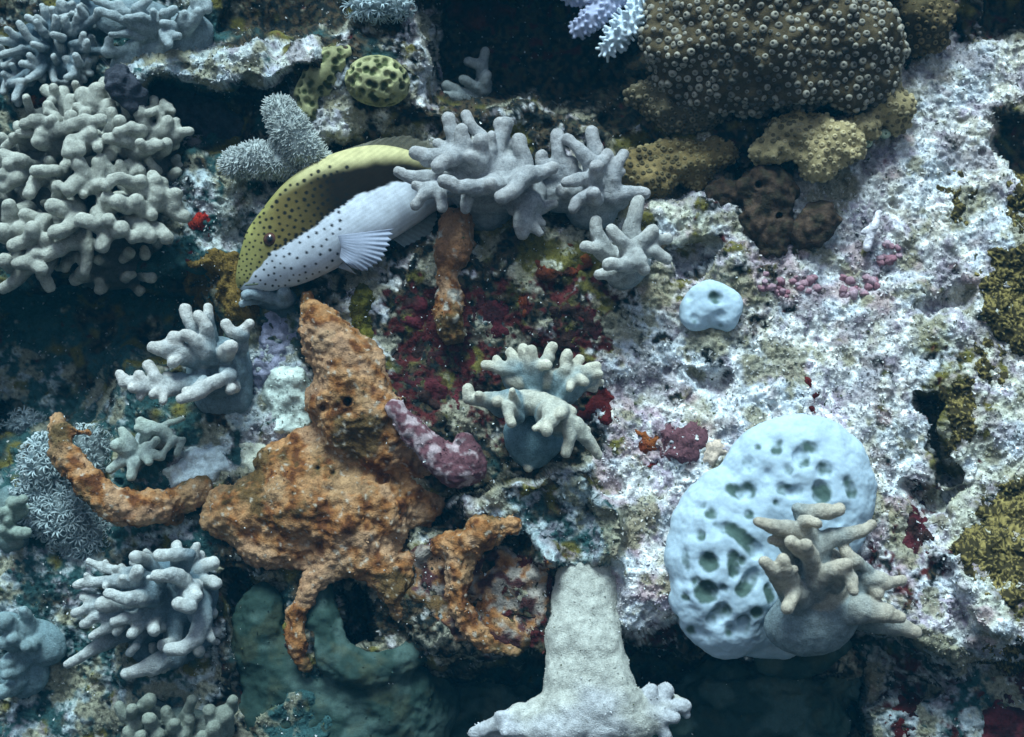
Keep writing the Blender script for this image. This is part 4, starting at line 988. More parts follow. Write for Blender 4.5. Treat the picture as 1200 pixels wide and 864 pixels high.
crust('coralline_crust', 'lilac grey crust strip between the white tipped coral and the orange sponge', 'crust', [(308,365),(335,360),(345,395),(330,440),(300,462),(285,450),(298,410)], 3, flat((0.30, 0.31, 0.42), 0.5, 8), LIL, [lambda v: 3 * fbm(v, 9, 2, 4)])
crust('coralline_crust', 'pale mint crust on the rock left of the orange sponge', 'crust', [(318,430),(345,428),(372,455),(366,500),(330,508),(305,470)], 9, flat((0.52, 0.60, 0.56), 0.35, 14), LIL, [lambda v: 3.5 * fbm(v, 14, 3, 4)], scat=200)
crust('coralline_crust', 'cream crust on the ledge just above the lower orange lobes', 'crust', [(285,520),(330,525),(345,545),(320,580),(290,575)], 9, flat((0.58, 0.60, 0.50), 0.3, 14), LIL, [lambda v: 3.5 * fbm(v, 14, 3, 4)], scat=150)
crust('coralline_crust', 'smooth icy white crust at the tip of the bent tube sponge', 'crust', [(190,556),(215,532),(262,524),(268,545),(240,562),(200,572)], 10, flat((0.60, 0.70, 0.74), 0.2, 14), LIL, [lambda v: 2.4 * fbm(v, 10, 3, 4)])
crust('coralline_crust', 'dusty pink crust on the pale slope left of the large pitted coral', 'crust', [(770,500),(820,490),(835,515),(810,545),(775,540)], 4, pink_tone, PKM, [lambda v: 2.4 * fbm(v, 10, 3, 4)], scat=150)
crust('coralline_crust', 'peach coloured crust lumps at the left rim of the pitted coral', 'crust', [(822,520),(845,512),(852,530),(838,546),(824,540)], 7, flat((0.58, 0.47, 0.38), 0.25, 8), PKM, [lambda v: 3 * pn(v, 9, 4)])
# ---------------------------------------------------------------- star coral with ringed cups
STM = material('star_coral_flesh', rough=0.8, speck=0.35, speck_scale=600, bump=0.5, bump_scale=700, bump_dist=0.0015, spec=0.2)
CUP = material('star_coral_cup', rough=0.6, speck=0.2, speck_scale=900, bump=0.2, bump_scale=1200, bump_dist=0.0006, spec=0.35)
def cup_mesh(sides=9):
    prof = [(1.2, -0.5), (1.0, 0.22), (0.62, 0.62), (0.30, 0.50), (0.0, 0.22)]
    v = []; f = []
    for r, z in prof[:-1]:
        for k in range(sides):
            a = 2 * math.pi * k / sides; v.append((r * math.cos(a), r * math.sin(a), z))
    for q in range(3):
        for k in range(sides):
            f.append((q * sides + k, q * sides + (k + 1) % sides, (q + 1) * sides + (k + 1) % sides, (q + 1) * sides + k))
    v.append((0, 0, prof[-1][1])); c = len(v) - 1
    for k in range(sides): f.append((3 * sides + k, 3 * sides + (k + 1) % sides, c, c))
    return np.array(v, float), np.array(f), sides
CV, CF, CS = cup_mesh()
def cup_data(name, rim, wall_, eye):
    me = bpy.data.meshes.new(name)
    me.from_pydata([tuple(q * S) for q in CV], [], [tuple(q) if q[2] != q[3] else tuple(q[:3]) for q in CF])
    me.polygons.foreach_set('use_smooth', np.full(len(me.polygons), True))
    t = np.concatenate([np.repeat([wall_], CS, 0), np.repeat([rim], CS, 0), np.repeat([rim], CS, 0), np.repeat([eye], CS + 1, 0)])
    at = me.color_attributes.new('tone', 'FLOAT_COLOR', 'POINT')
    at.data.foreach_set('color', np.concatenate([t, np.ones((len(t), 1))], 1).astype(np.float32).ravel())
    me.materials.append(CUP)
    return me
def poisson(v, n, dmin, keep, order=None):
    """spread-out subset of surface points"""
    idx = np.flatnonzero(keep); rng.shuffle(idx)
    cell = {}; out = []
    for i in idx:
        p = v[i]; dm = dmin(i) if callable(dmin) else dmin
        key = tuple((p // 8).astype(int)); ok = True
        R = int(math.ceil(dm / 8))
        for a in range(-R, R + 1):
            for b in range(-R, R + 1):
                for c in range(-R, R + 1):
                    for j in cell.get((key[0] + a, key[1] + b, key[2] + c), ()):
                        if ((v[j] - p) ** 2).sum() < dm * dm: ok = False; break
                    if not ok: break
                if not ok: break
            if not ok: break
        if ok:
            cell.setdefault(key, []).append(i); out.append(i)
    return np.array(out, int)
CAMP = np.array([0, -D0, 0.0])
def facing(v, n, lim=-0.05):
    d = CAMP - v; d /= np.linalg.norm(d, axis=1, keepdims=True)
    return (d * n).sum(1) > lim
def proj(v):
    k = D0 / (v[:, 1] + D0)
    return 600 + v[:, 0] * k, 432 - v[:, 2] * k
def cups(parent, base, v, n, flesh_fn, spacing, rad, max_parts, datas, keep, stuff_tones):
    sel = poisson(v, 0, spacing, keep)
    sx, sy = proj(v[sel])
    infr = (sx > -6) & (sx < 1206) & (sy > -6) & (sy < 870)
    order = np.argsort(~(infr & facing(v[sel], n[sel], 0.25)), kind='stable')
    sel = sel[order]; infr = infr[order]
    parts = sel[:max_parts][infr[:max_parts]]
    rest = np.setdiff1d(sel, parts)
    nz = fbm(v[parts], 70, 2, 31) if len(parts) else []
    for q, i in enumerate(parts):
        o = bpy.data.objects.new('coral_cup', datas[int(np.clip(1.5 + 2.4 * nz[q] + random.uniform(-0.6, 0.6), 0, len(datas) - 1))])
        scene.collection.objects.link(o); o.parent = parent
        nn = Vector(n[i]); o.location = Vector(wm(v[i])) - Vector(base)
        o.rotation_mode = 'QUATERNION'; o.rotation_quaternion = nn.to_track_quat('Z', 'Y')
        s = rad * random.uniform(0.62, 1.22); o.scale = (s, s * random.uniform(0.88, 1.0), s * 1.05)
    if len(rest):
        vs = []; fs = []; ts = []
        for q, i in enumerate(rest):
            d = n[i]; a = np.cross(d, [0.3, 0.5, 0.8]); a /= np.linalg.norm(a); b = np.cross(d, a)
            s = rad * random.uniform(0.8, 1.15)
            vs.append(v[i] + s * (CV[:, :1] * a + CV[:, 1:2] * b + CV[:, 2:] * d)); fs.append(CF + q * len(CV))
        t = np.concatenate([np.repeat([stuff_tones[1]], CS, 0), np.repeat([stuff_tones[0]], 2 * CS, 0), np.repeat([stuff_tones[2]], CS + 1, 0)])
        vv = np.concatenate(vs); ff = np.concatenate(fs)
        o = mesh_object('coral_cups', vv, ff, np.tile(t, (len(rest), 1)), CUP, parent, base); o['kind'] = 'stuff'
        o.name = 'small_cup_cover'

def star(label, prims, spacing, rad, max_parts, flesh, tones, ylow=None, dw=None, h=2.2, name='star_coral', bumpy=12):
    x0, y0 = prims[0][1], prims[0][2]
    if dw is None: dw = float(w_at(x0, y0))
    pr = [('ell', Q(p[1], p[2], p[3] + dw), (p[4], p[6], p[5]), math.radians(p[7]) if len(p) > 7 else 0.0) for p in prims]
    v, f, gid = solid(pr, h, 5)
    n = faces_normals(v, f)
    v = v + n * (bumpy * fbm(v, 48, 3, 3) + 1.2 * pn(v, 12, 5))[:, None]; n = faces_normals(v, f)
    base = wm(Q(x0, y0, dw)); th = thing(name, label, 'coral', base)
    col = np.asarray(flesh)[None] * (1 + 0.3 * fbm(v, 24, 2, 6)[:, None])
    mesh_object('flesh', v, f, col, STM, th, base)
    sx, sy = proj(v)
    keep = facing(v, n, -0.15) & (sx > -30) & (sx < 1230) & (sy > -60)
    datas = [cup_data('coral_cup', np.array(tones[0]) * s, np.array(tones[1]) * s, np.array(tones[2]) * s) for s in (0.35, 0.65, 0.95, 1.2)]
    cups(th, base, v, n, None, spacing, rad, max_parts, datas, keep, tones)
    return th
star('big dome star coral covered in pale ringed cups', [('e', 905, 30, 40, 122, 100, 66), ('e', 1000, 60, 30, 62, 66, 50), ('e', 830, 40, 26, 76, 92, 44), ('e', 940, -60, 40, 120, 80, 60)], 8.9, 3.9, 300,
     (0.085, 0.066, 0.038), ((0.33, 0.31, 0.26), (0.16, 0.14, 0.09), (0.15, 0.14, 0.11)), dw=-30)
star('lumpy tan star coral shelf under the big dome by the white slope', [('e', 945, 162, 34, 40, 22, 24, -8), ('e', 908, 176, 36, 22, 22, 22), ('e', 985, 176, 40, 28, 20, 24), ('e', 960, 188, 40, 24, 16, 20), ('e', 1012, 150, 30, 18, 14, 18), ('e', 1038, 118, 26, 24, 30, 20, 30), ('e', 925, 152, 36, 28, 20, 22), ('e', 965, 165, 36, 36, 24, 24)], 7.0, 3.2, 160,
     (0.38, 0.31, 0.165), ((0.46, 0.39, 0.23), (0.36, 0.29, 0.15), (0.34, 0.27, 0.14)), dw=-34)
star('dim brown star coral shelf right of the grey finger corals', [('e', 790, 190, 20, 46, 24, 22), ('e', 752, 200, 20, 28, 22, 20), ('e', 770, 215, 22, 22, 14, 18), ('e', 835, 182, 16, 30, 24, 20), ('e', 815, 205, 16, 22, 14, 16)], 7.0, 3.3, 140,
     (0.17, 0.125, 0.055), ((0.25, 0.20, 0.10), (0.15, 0.11, 0.05), (0.09, 0.07, 0.03)), dw=-48)
star('shaded brown star coral lobe left of the big dome', [('e', 775, 115, 20, 40, 30, 26), ('e', 815, 130, 26, 40, 26, 24)], 7.4, 3.4, 90,
     (0.09, 0.075, 0.045), ((0.20, 0.17, 0.11), (0.12, 0.10, 0.06), (0.05, 0.05, 0.03)), dw=-52)
star('dark brown star coral hanging at the top beside the white slope', [('e', 1080, 20, 30, 34, 50, 26), ('e', 1070, -30, 30, 40, 40, 26)], 8.4, 3.8, 90,
     (0.07, 0.055, 0.028), ((0.20, 0.15, 0.075), (0.10, 0.08, 0.04), (0.05, 0.04, 0.02)), dw=-62)

# ---------------------------------------------------------------- knob brain corals and maze corals
BRM = material('brain_coral', rough=0.75, speck=0.25, speck_scale=700, bump=0.4, bump_scale=900, bump_dist=0.001, spec=0.25)
def maze(scale, seed, amp, ridge_c, valley_c, warp=6):
    def field(v):
        q = v + np.stack([pn(v, 18, seed + 1), pn(v, 18, seed + 2), pn(v, 18, seed + 3)], 1) * warp
        return np.abs(pn(q, scale, seed))
    def bump(v): return amp * sst(0.26, 0.03, field(v)) - amp * 0.4
    def tone(v, n, d):
        t = sst(0.22, 0.05, field(v))
        c = mix(np.repeat(np.array([valley_c]), len(v), 0), np.array(ridge_c), t)
        return c * (1 + 0.3 * fbm(v, 30, 2, seed + 5)[:, None])
    return bump, tone
def dimple(v): return -4.2 * sst(0.60, 0.30, worley(v, 9.5, 91)[0])
def dimple_tone(v, n, d):
    t = sst(0.62, 0.36, worley(v, 9.5, 91)[0])
    c = mix(np.repeat(np.array([[0.36, 0.36, 0.19]]), len(v), 0), np.array([0.06, 0.075, 0.03]), t)
    return c * (1 + 0.45 * fbm(v, 24, 3, 2)[:, None])
blob('knob_coral', 'round green and cream dimpled coral knob above the back of the fish', 'coral', [('e', 441, 94, 26, 37, 29, 26), ('e', 450, 100, 20, 30, 24, 24)], dimple_tone, BRM, h=1.5, k=3, bumps=[dimple])
blob('knob_coral', 'yellow green dimpled coral crust climbing beside the round knob', 'coral', [('p', [362,132,14,12, 358,110,16,14, 372,88,16,16, 392,70,14,16, 404,62,10,10]), ('e', 380, 85, 6, 26, 30, 14)], dimple_tone, BRM, h=1.5, k=3, bumps=[lambda v: 0.8 * dimple(v)])
mzs = [('olive maze coral plate with winding ridges at the pale slope edge', [(1150,300),(1190,285),(1235,290),(1235,420),(1190,420),(1165,400),(1150,350)], 12, 1),
       ('narrow olive maze coral in the crevice of the white slope', [(1108,212),(1132,208),(1140,240),(1128,272),(1112,258)], 6, 2),
       ('broken olive maze coral patch along the black crevice', [(1100,455),(1140,440),(1150,490),(1130,520),(1110,540),(1100,500)], 7, 3),
       ('broad olive maze coral slope below the black crevice', [(1165,570),(1235,540),(1235,700),(1190,720),(1150,690),(1120,650),(1140,600)], 12, 4),
       ('olive maze coral scrap wedged above the broken patch', [(1140,400),(1180,420),(1170,460),(1148,450)], 6, 5),
       ('dull maze coral remnant in the low shaded corner', [(1145,760),(1195,745),(1235,760),(1235,800),(1180,800)], 6, 6),
       ('brown green maze coral at the dark upper crevice', [(1180,210),(1235,200),(1235,280),(1200,280),(1180,250)], 6, 7)]
for q, (lab, poly, th, sd) in enumerate(mzs):
    bf_, tf_ = maze(6.6, 100 + 10 * sd, 4.0, (0.27, 0.215, 0.075), (0.035, 0.028, 0.012))
    crust('maze_coral', lab, 'coral', poly, th * 0.55, tf_, BRM, [bf_, lambda v: 4 * fbm(v, 30, 2, 9)], edge=14, step=1.5, warp=16)
# brown lumpy sponge and its neighbour
def lump_tone(v, n, d):
    c = mix(np.repeat(np.array([[0.060, 0.040, 0.028]]), len(v), 0), np.array([0.042, 0.034, 0.022]), sst(-0.1, 0.4, fbm(v, 12, 2, 8)))
    return c * (1 + 0.6 * fbm(v, 14, 3, 4)[:, None])
BKM = material('sponge_brown', rough=0.7, speck=0.4, speck_scale=500, bump=0.7, bump_scale=600, bump_dist=0.002, spec=0.3)
lb = [lambda v: 5 * fbm(v, 34, 3, 14) + 3.0 * pn(v, 10, 15) + 1.0 * pn(v, 5, 16)]
blob('lumpy_sponge', 'dark brown lumpy sponge standing on the white slope', 'sponge', [('e', 897, 226, 26, 36, 32, 28), ('e', 897, 262, 26, 34, 32, 26), ('e', 899, 292, 24, 24, 24, 22), ('e', 850, 228, 14, 26, 20, 18)], lump_tone, BKM, k=4, bumps=lb,
     cuts=[[913,254,62,3,913,254,40,2.5],[905,302,56,3,905,302,36,2.5],[888,216,60,3,888,216,40,2.5]])
blob('lumpy_sponge', 'small dark brown sponge knob right of the lumpy sponge', 'sponge', [('e', 958, 262, 16, 24, 26, 20), ('e', 938, 275, 12, 18, 18, 16)], lump_tone, BKM, k=4, bumps=lb)
def slate_tone(v, n, d): return np.array([[0.045, 0.050, 0.065]]) * (1 + 0.4 * fbm(v, 18, 3, 4)[:, None])
blob('slate_sponge', 'dark slate sponge lump at the left end of the encrusted ledge', 'sponge', [('e', 142, 98, 30, 18, 22, 18), ('e', 155, 115, 26, 14, 16, 14)], slate_tone, BKM, k=4, bumps=lb)
blob('slate_sponge', 'wide dark slate sponge under the encrusted ledge', 'sponge', [('e', 205, 108, 24, 30, 18, 18), ('e', 230, 130, 14, 36, 18, 18), ('e', 260, 150, 6, 36, 20, 16)], slate_tone, BKM, k=4, bumps=lb)

# ---------------------------------------------------------------- pink coralline pebbles, tunicates, branch
for q in range(58):
    if q < 24: x, y = 890 + 70 * random.random(), 318 + 28 * random.random()
    elif q < 46: x, y = 985 + 45 * random.random(), 322 + 26 * random.random()
    else: x, y = 1030 + 28 * random.random(), 285 + 26 * random.random()
    r = random.uniform(2.8, 6.4)
    i = surf(x, y)
    cpx = V[i] + VN[i] * r * 0.1
    th_, ph = np.meshgrid(np.linspace(0.02, math.pi - 0.02, 9), np.arange(12) * 2 * math.pi / 12, indexing='ij')
    sv = np.stack([np.sin(th_) * np.cos(ph), np.sin(th_) * np.sin(ph), np.cos(th_)], -1).reshape(-1, 3)
    sv = sv * (1 + 0.40 * pn(sv + q * 3.1, 0.8, 4))[:, None] * np.array([1, 0.9, random.uniform(0.75, 1)])
    ii_ = np.arange(9 * 12).reshape(9, 12)
    ff = np.stack([ii_[:-1], ii_[1:], np.roll(ii_[1:], -1, 1), np.roll(ii_[:-1], -1, 1)], -1).reshape(-1, 4)
    tn = mix(np.array([[0.27, 0.12, 0.15]]), np.array([0.42, 0.30, 0.35]), np.array([random.random()]))[0]
    tag(mesh_object('coralline_nodule', cpx + sv * r, ff, tn * (0.9 + 0.2 * random.random()), PKM, None, wm(cpx)), 'small rounded pink coralline nodule in the pocket below the brown lumpy sponges', 'nodule', 'pink nodules')
TUN = material('tunicate', rough=0.35, speck=0.15, speck_scale=800, bump=0.1, sss=0.3, spec=0.5)
for x, y, rx, ry, lab in [(1012, 156, 7, 6, 'pale green oval sea squirt nearest the tan coral shelf'), (1037, 157, 7.5, 5.5, 'pale green oval sea squirt beside the white slope'), (1017, 167, 5.5, 6, 'pale green oval sea squirt under its two neighbours')]:
    d0 = float(w_at(x, y)) + 14
    blob('sea_squirt', lab, 'sea squirt', [('p', [x, y, -14, 4, x, y, 6, 4]), ('e', x, y, 8, rx, ry, 6)], flat((0.42, 0.52, 0.40), 0.1), TUN, h=0.9, k=1, cuts=[[x + 1, y, 17, 1.6, x + 1, y, 10, 1.2]], kc=0.6, dw=d0)
blob('branch_fragment', 'short white forked dead branch lying on the slope above the nodules', 'branch', [('p', [1030,250,16,3.5, 1024,266,20,4.5, 1016,290,18,5]), ('p', [1024,266,20,4, 1012,272,16,3.5])], flat((0.70, 0.68, 0.74), 0.15, 8), LIL, h=1.1, k=1.5, bumps=[lambda v: 0.9 * pn(v, 5, 3)], dw=float(w_at(1020, 270)) + 2)

# ---------------------------------------------------------------- smooth dark leather folds under the overhangs
DGM = material('leather_fold', rough=0.7, speck=0.22, speck_scale=500, bump=0.4, bump_scale=700, bump_dist=0.0012, spec=0.2)
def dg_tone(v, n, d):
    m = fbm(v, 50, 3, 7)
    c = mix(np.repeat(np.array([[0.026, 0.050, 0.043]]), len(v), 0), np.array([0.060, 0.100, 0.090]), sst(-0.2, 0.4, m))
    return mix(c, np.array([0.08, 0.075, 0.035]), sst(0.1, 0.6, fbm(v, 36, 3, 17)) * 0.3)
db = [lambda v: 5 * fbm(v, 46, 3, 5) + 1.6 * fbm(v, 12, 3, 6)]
dwd = float(w_at(390, 800))
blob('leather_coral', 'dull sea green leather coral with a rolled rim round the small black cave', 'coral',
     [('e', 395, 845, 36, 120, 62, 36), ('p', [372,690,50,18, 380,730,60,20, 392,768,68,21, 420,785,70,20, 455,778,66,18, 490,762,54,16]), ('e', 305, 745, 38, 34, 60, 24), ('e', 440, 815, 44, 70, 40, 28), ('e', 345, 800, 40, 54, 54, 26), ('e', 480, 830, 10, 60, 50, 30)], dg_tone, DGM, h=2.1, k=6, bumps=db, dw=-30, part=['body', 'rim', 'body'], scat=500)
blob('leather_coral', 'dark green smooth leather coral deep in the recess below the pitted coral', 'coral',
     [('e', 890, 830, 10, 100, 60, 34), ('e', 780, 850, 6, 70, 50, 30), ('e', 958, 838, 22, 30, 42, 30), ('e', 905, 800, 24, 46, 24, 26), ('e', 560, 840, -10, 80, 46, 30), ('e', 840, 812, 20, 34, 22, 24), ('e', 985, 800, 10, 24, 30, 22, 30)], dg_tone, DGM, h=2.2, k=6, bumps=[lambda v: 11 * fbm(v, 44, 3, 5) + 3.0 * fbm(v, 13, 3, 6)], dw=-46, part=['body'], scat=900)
blob('leather_coral', 'brown edged leather coral lip curling beneath the beige finger coral', 'coral',
     [('p', [900,772,30,12, 935,782,36,14, 970,770,38,13, 992,755,36,9]), ('e', 930, 775, 22, 44, 20, 22)], dg_tone, DGM, h=1.9, k=4, bumps=db, dw=0)

# ---------------------------------------------------------------- bristly and feathery soft corals
FUZ = material('soft_polyp', rough=0.8, speck=0.15, speck_scale=900, bump=0.0, sss=0.2, spec=0.2)
def fuzzy(label, paths, tone, count, length, r, dw, name='bristly_soft_coral', spread=0.45):
    prims = [('path', [(Q(a[q], a[q + 1], a[q + 2] + dw), a[q + 3]) for q in range(0, len(a), 4)]) for a in paths]
    v, f, gid = solid(prims, 2.0, 3)
    n = faces_normals(v, f); v = v + n * (1.5 * pn(v, 18, 4))[:, None]
    base = wm(prims[0][1][-1][0]); th = thing(name, label, 'coral', base)
    mesh_object('stem', v, f, np.asarray(tone) * 0.8, FUZ, th, base)
    i = rng.choice(len(v), count)
    bv, bfc = bristles(v[i], n[i], length, r, spread)
    t = np.repeat(np.asarray(tone)[None] * rng.uniform(0.8, 1.15, (count, 1)), 12, 0)
    o = mesh_object('polyp_bristle_cover', bv, bfc, t, FUZ, th, base); o['kind'] = 'stuff'
    return th
fuzzy('bristly pale soft coral finger standing left of the yellow green knob', [[328,130,34,16, 338,150,34,20, 352,172,28,20, 372,190,18,14]], (0.46, 0.51, 0.50), 1700, 6.5, 0.75, float(w_at(345, 160)))
fuzzy('bristly pale soft coral finger lying flat towards the dark ledge', [[276,192,30,15, 300,186,34,18, 330,190,30,18, 352,200,20,14]], (0.47, 0.52, 0.52), 1700, 6.5, 0.75, float(w_at(300, 190)))
def knobbed(label, paths, tone, nn, L, r, dw):
    prims = [('path', [(Q(a[q], a[q + 1], a[q + 2] + dw), a[q + 3]) for q in range(0, len(a), 4)]) for a in paths]
    v, f, g = solid(prims, 2, 2); n = faces_normals(v, f)
    sel = poisson(v, 0, r * 2.6, facing(v, n, -0.5))
    allp = list(prims)
    for i in sel:
        d = n[i] + rng.normal(0, 0.3, 3); d /= np.linalg.norm(d)
        allp.append(('path', [(v[i] - n[i] * 3, r), (v[i] + d * L * random.uniform(0.6, 1.1), r * random.uniform(0.75, 1.0))]))
    v, f, g = solid(allp, 1.2, 1.2); n = faces_normals(v, f)
    base = wm(prims[0][1][-1][0]); th = thing('knobbed_soft_coral', label, 'coral', base)
    col = np.asarray(tone)[None] * (1 + 0.12 * pn(v, 9, 4)[:, None])
    for q, nm in ((0, 'branch'), (1, 'branch')):
        pass
    k_ = len(prims)
    st = g < k_
    u, ff = sub(v, f, st, n); mesh_object('branch', v[u], ff, col[u], FUZ, th, base, n[u])
    for gi in np.unique(g[~st]):
        u, ff = sub(v, f, g == gi, n); mesh_object('polyp', v[u], ff, col[u], FUZ, th, base, n[u])
    return th
knobbed('ice white branching soft coral tufted with polyps at the black hollow', [[712,58,40,7, 722,44,46,11, 738,26,46,13, 756,8,40,12], [752,12,44,8, 766,22,44,5]], (0.58, 0.68, 0.76), 60, 8, 2.1, -60)
knobbed('lavender soft coral arm beside the ice white branching one', [[678,34,30,9, 694,22,34,12, 712,6,30,14, 730,-14,24,16], [668,-4,24,8, 700,-4,28,12]], (0.40, 0.44, 0.60), 60, 4, 2.2, -62)
def rosette_data(tone, k=9, L=11.0, curl=0.7):
    vs = []; fs = []; ts = []
    off = 0
    for q in range(k):
        a = 2 * math.pi * q / k + random.uniform(-0.2, 0.2); ln = L * random.uniform(0.8, 1.15)
        ca, sa = math.cos(a), math.sin(a)
        pts = []
        for t in np.linspace(0, 1, 6):
            rr = ln * (0.10 + 0.75 * t ** 1.1); zz_ = ln * (0.75 * math.sin(t * 2.2) * 0.9)
            pts.append((rr, zz_))
        for j, (rr, z_) in enumerate(pts):
            wd = 0.95 * (1 - 0.55 * j / 5)
            for s_ in (-1, 0, 1):
                vs.append((ca * rr - sa * s_ * wd, sa * rr + ca * s_ * wd, z_ + (0.7 if s_ == 0 else 0)))
        for j in range(5):
            for s_ in (0, 1):
                b = off + j * 3 + s_
                fs.append((b, b + 3, b + 4, b + 1))
        off += 18
    me = bpy.data.meshes.new('polyp')
    me.from_pydata([tuple(np.array(q) * S) for q in vs], [], fs)
    me.polygons.foreach_set('use_smooth', np.full(len(me.polygons), True))
    at = me.color_attributes.new('tone', 'FLOAT_COLOR', 'POINT')
    at.data.foreach_set('color', np.tile(np.array([*tone, 1.0], np.float32), len(vs)))
    me.materials.append(FUZ)
    return me
def feathery(label, ells, tone, spacing, dw, size=1.0, name='feathery_soft_coral', lim=0.0):
    prims = [('ell', Q(e[0], e[1], e[2] + dw), (e[3], e[5], e[4])) for e in ells]
    v, f, g = solid(prims, 2.2, 4); n = faces_normals(v, f)
    base = wm(Q(ells[0][0], ells[0][1], dw)); th = thing(name, label, 'coral', base)
    mesh_object('stem', v, f, np.asarray(tone) * 0.55, FUZ, th, base)
    sx, sy = proj(v)
    sel = poisson(v, 0, spacing, facing(v, n, lim) & (sx > -20) & (sy > -20) & (sy < 880))
    datas = [rosette_data(np.asarray(tone) * s) for s in (0.85, 1.0, 1.15)]
    for q, i in enumerate(sel[:280]):
        o = bpy.data.objects.new('polyp', datas[q % 3]); scene.collection.objects.link(o); o.parent = th
        d = Vector(n[i] + rng.normal(0, 0.25, 3)).normalized()
        o.location = Vector(wm(v[i])) - Vector(base); o.rotation_mode = 'QUATERNION'; o.rotation_quaternion = d.to_track_quat('Z', 'Y')
        s = size * random.uniform(0.8, 1.2); o.scale = (s, s, s)
    return th
feathery('grey feathery soft coral fanning out behind the orange tube sponge', [(55, 545, 14, 26, 30, 22), (75, 600, 14, 34, 34, 22), (40, 590, 8, 24, 30, 18), (100, 625, 6, 28, 24, 16)], (0.36, 0.44, 0.46), 8, float(w_at(65, 580)), 1.15)
feathery('grey feathery soft coral tuft inside the upper bend of the tube sponge', [(105, 525, 6, 18, 22, 16), (112, 540, 4, 16, 16, 14)], (0.34, 0.41, 0.42), 8, float(w_at(105, 530)), 1.0)
feathery('pale blue starry soft coral at the top above the round knob', [(440, 4, 20, 32, 15, 16), (465, 8, 16, 16, 12, 12)], (0.44, 0.54, 0.58), 8, float(w_at(440, 10)), 0.95)
feathery('tiny pinkish soft coral tuft below the dark slate sponge', [(228, 168, 8, 10, 7, 8)], (0.42, 0.38, 0.38), 6, float(w_at(228, 168)), 0.6)
feathery('dim grey feathery coral fringe in the shaded nook behind the white tipped coral', [(30, 500, 4, 26, 16, 12)], (0.20, 0.25, 0.28), 9, float(w_at(30, 500)), 0.9)
# ---------------------------------------------------------------- the spotted hawkfish
prs = [((276,330),(279,338)), ((276.5,321),(290,342)), ((279,306),(310,342)), ((284,287),(335,338)), ((290,270),(362,330)), ((306,247),(390,317)), ((331,217),(416,303)), ((362,193),(441,290)), ((400,177),(466,277)), ((441,170),(490,262)), ((478,176),(510,248)), ((508,192),(531,240)), ((538,207),(552,236)), ((560,214),(568,236))]
thick = [3, 12, 20, 27, 33, 37, 39, 38, 34, 29, 24, 18, 12, 7]
wc = [40, 42, 43, 45, 46, 46, 45, 42, 37, 30, 22, 14, 7, 2]
def cr(P, t):
    P = np.asarray(P, float); n = len(P) - 1
    i = np.clip(t.astype(int), 0, n - 1); u = (t - i)[:, None]
    P = P.reshape(len(P), -1)
    p0, p1, p2, p3 = P[np.maximum(i - 1, 0)], P[i], P[i + 1], P[np.minimum(i + 2, n)]
    return 0.5 * (2 * p1 + (p2 - p0) * u + (2 * p0 - 5 * p1 + 4 * p2 - p3) * u ** 2 + (3 * p1 - p0 - 3 * p2 + p3) * u ** 3)
dwf = float(w_at(400, 255)) + 14
NT, NA = 440, 220
tt = np.linspace(0, len(prs) - 1, NT)
U = cr([p[0] for p in prs], tt); Lo = cr([p[1] for p in prs], tt); TH = cr(thick, tt)[:, 0]; WC = cr(wc, tt)[:, 0]
an = np.arange(NA) * 2 * math.pi / NA
ca, sa = np.cos(an), np.sin(an)
mid = (U + Lo) / 2; hv = (U - Lo) / 2
prof = np.sign(sa) * np.abs(sa) ** 0.92
P2 = mid[:, None, :] + hv[:, None, :] * ca[None, :, None]
WV = WC[:, None] + TH[:, None] * prof[None, :] * (1 - 0.10 * ca[None, :])
fv = Q(P2[..., 0].ravel(), P2[..., 1].ravel(), WV.ravel() + dwf)
ii_ = np.arange(NT * NA).reshape(NT, NA)
ff = np.stack([ii_[:-1], np.roll(ii_[:-1], -1, 1), np.roll(ii_[1:], -1, 1), ii_[1:]], -1).reshape(-1, 4)
cap0 = len(fv); fv = np.concatenate([fv, [fv[:NA].mean(0)], [fv[(NT - 1) * NA:NT * NA].mean(0)]])
c0 = np.stack([np.full(NA, cap0), np.roll(ii_[0], -1), ii_[0], np.full(NA, cap0)], 1); c1 = np.stack([np.full(NA, cap0 + 1), ii_[-1], np.roll(ii_[-1], -1), np.full(NA, cap0 + 1)], 1)
p2 = np.concatenate([P2.reshape(-1, 2), mid[:1], mid[-1:]])
fn_ = faces_normals(fv, ff)
if (fn_ * (fv - fv.mean(0))).sum(1).mean() < 0:
    ff = ff[:, ::-1]; fn_ = -fn_; c0 = c0[:, [1, 0, 2, 3]]; c1 = c1[:, [1, 0, 2, 3]]
def line_sd(p, line):
    """signed height of a picture point above a poly-line, in pixels (positive = above)"""
    xs = np.array([a for a, b in line]); ys = np.array([b for a, b in line])
    return np.interp(p[:, 0], xs, ys) - p[:, 1]
bx_, by_ = p2[:, 0], p2[:, 1]
q3 = np.stack([bx_, 0 * bx_, by_], 1)
edge = line_sd(p2, [(276, 345), (300, 318), (318, 296), (336, 286), (367, 266), (397, 243), (425, 227), (465, 214), (560, 200)]) + 1.6 * pn(q3, 7, 3) + 2.0 * pn(q3, 16, 4)
yel = line_sd(p2, [(276, 312), (300, 260), (330, 225), (365, 205), (400, 195), (440, 187), (480, 186), (560, 212)]) + 1.5 * pn(q3, 14, 6)
white = np.array([0.60, 0.65, 0.73]); cream = np.array([0.50, 0.46, 0.24]); darkb = np.array([0.009, 0.007, 0.005]); olv = np.array([0.115, 0.090, 0.032]); olv2 = np.array([0.25, 0.235, 0.085])
back = mix(np.repeat(olv[None], len(p2), 0), darkb, sst(312, 402, bx_ + 0.25 * (250 - by_)))
back = mix(back, olv2, sst(330, 285, bx_))
back = mix(back, cream, sst(-9, 8, yel) * sst(300, 360, bx_))
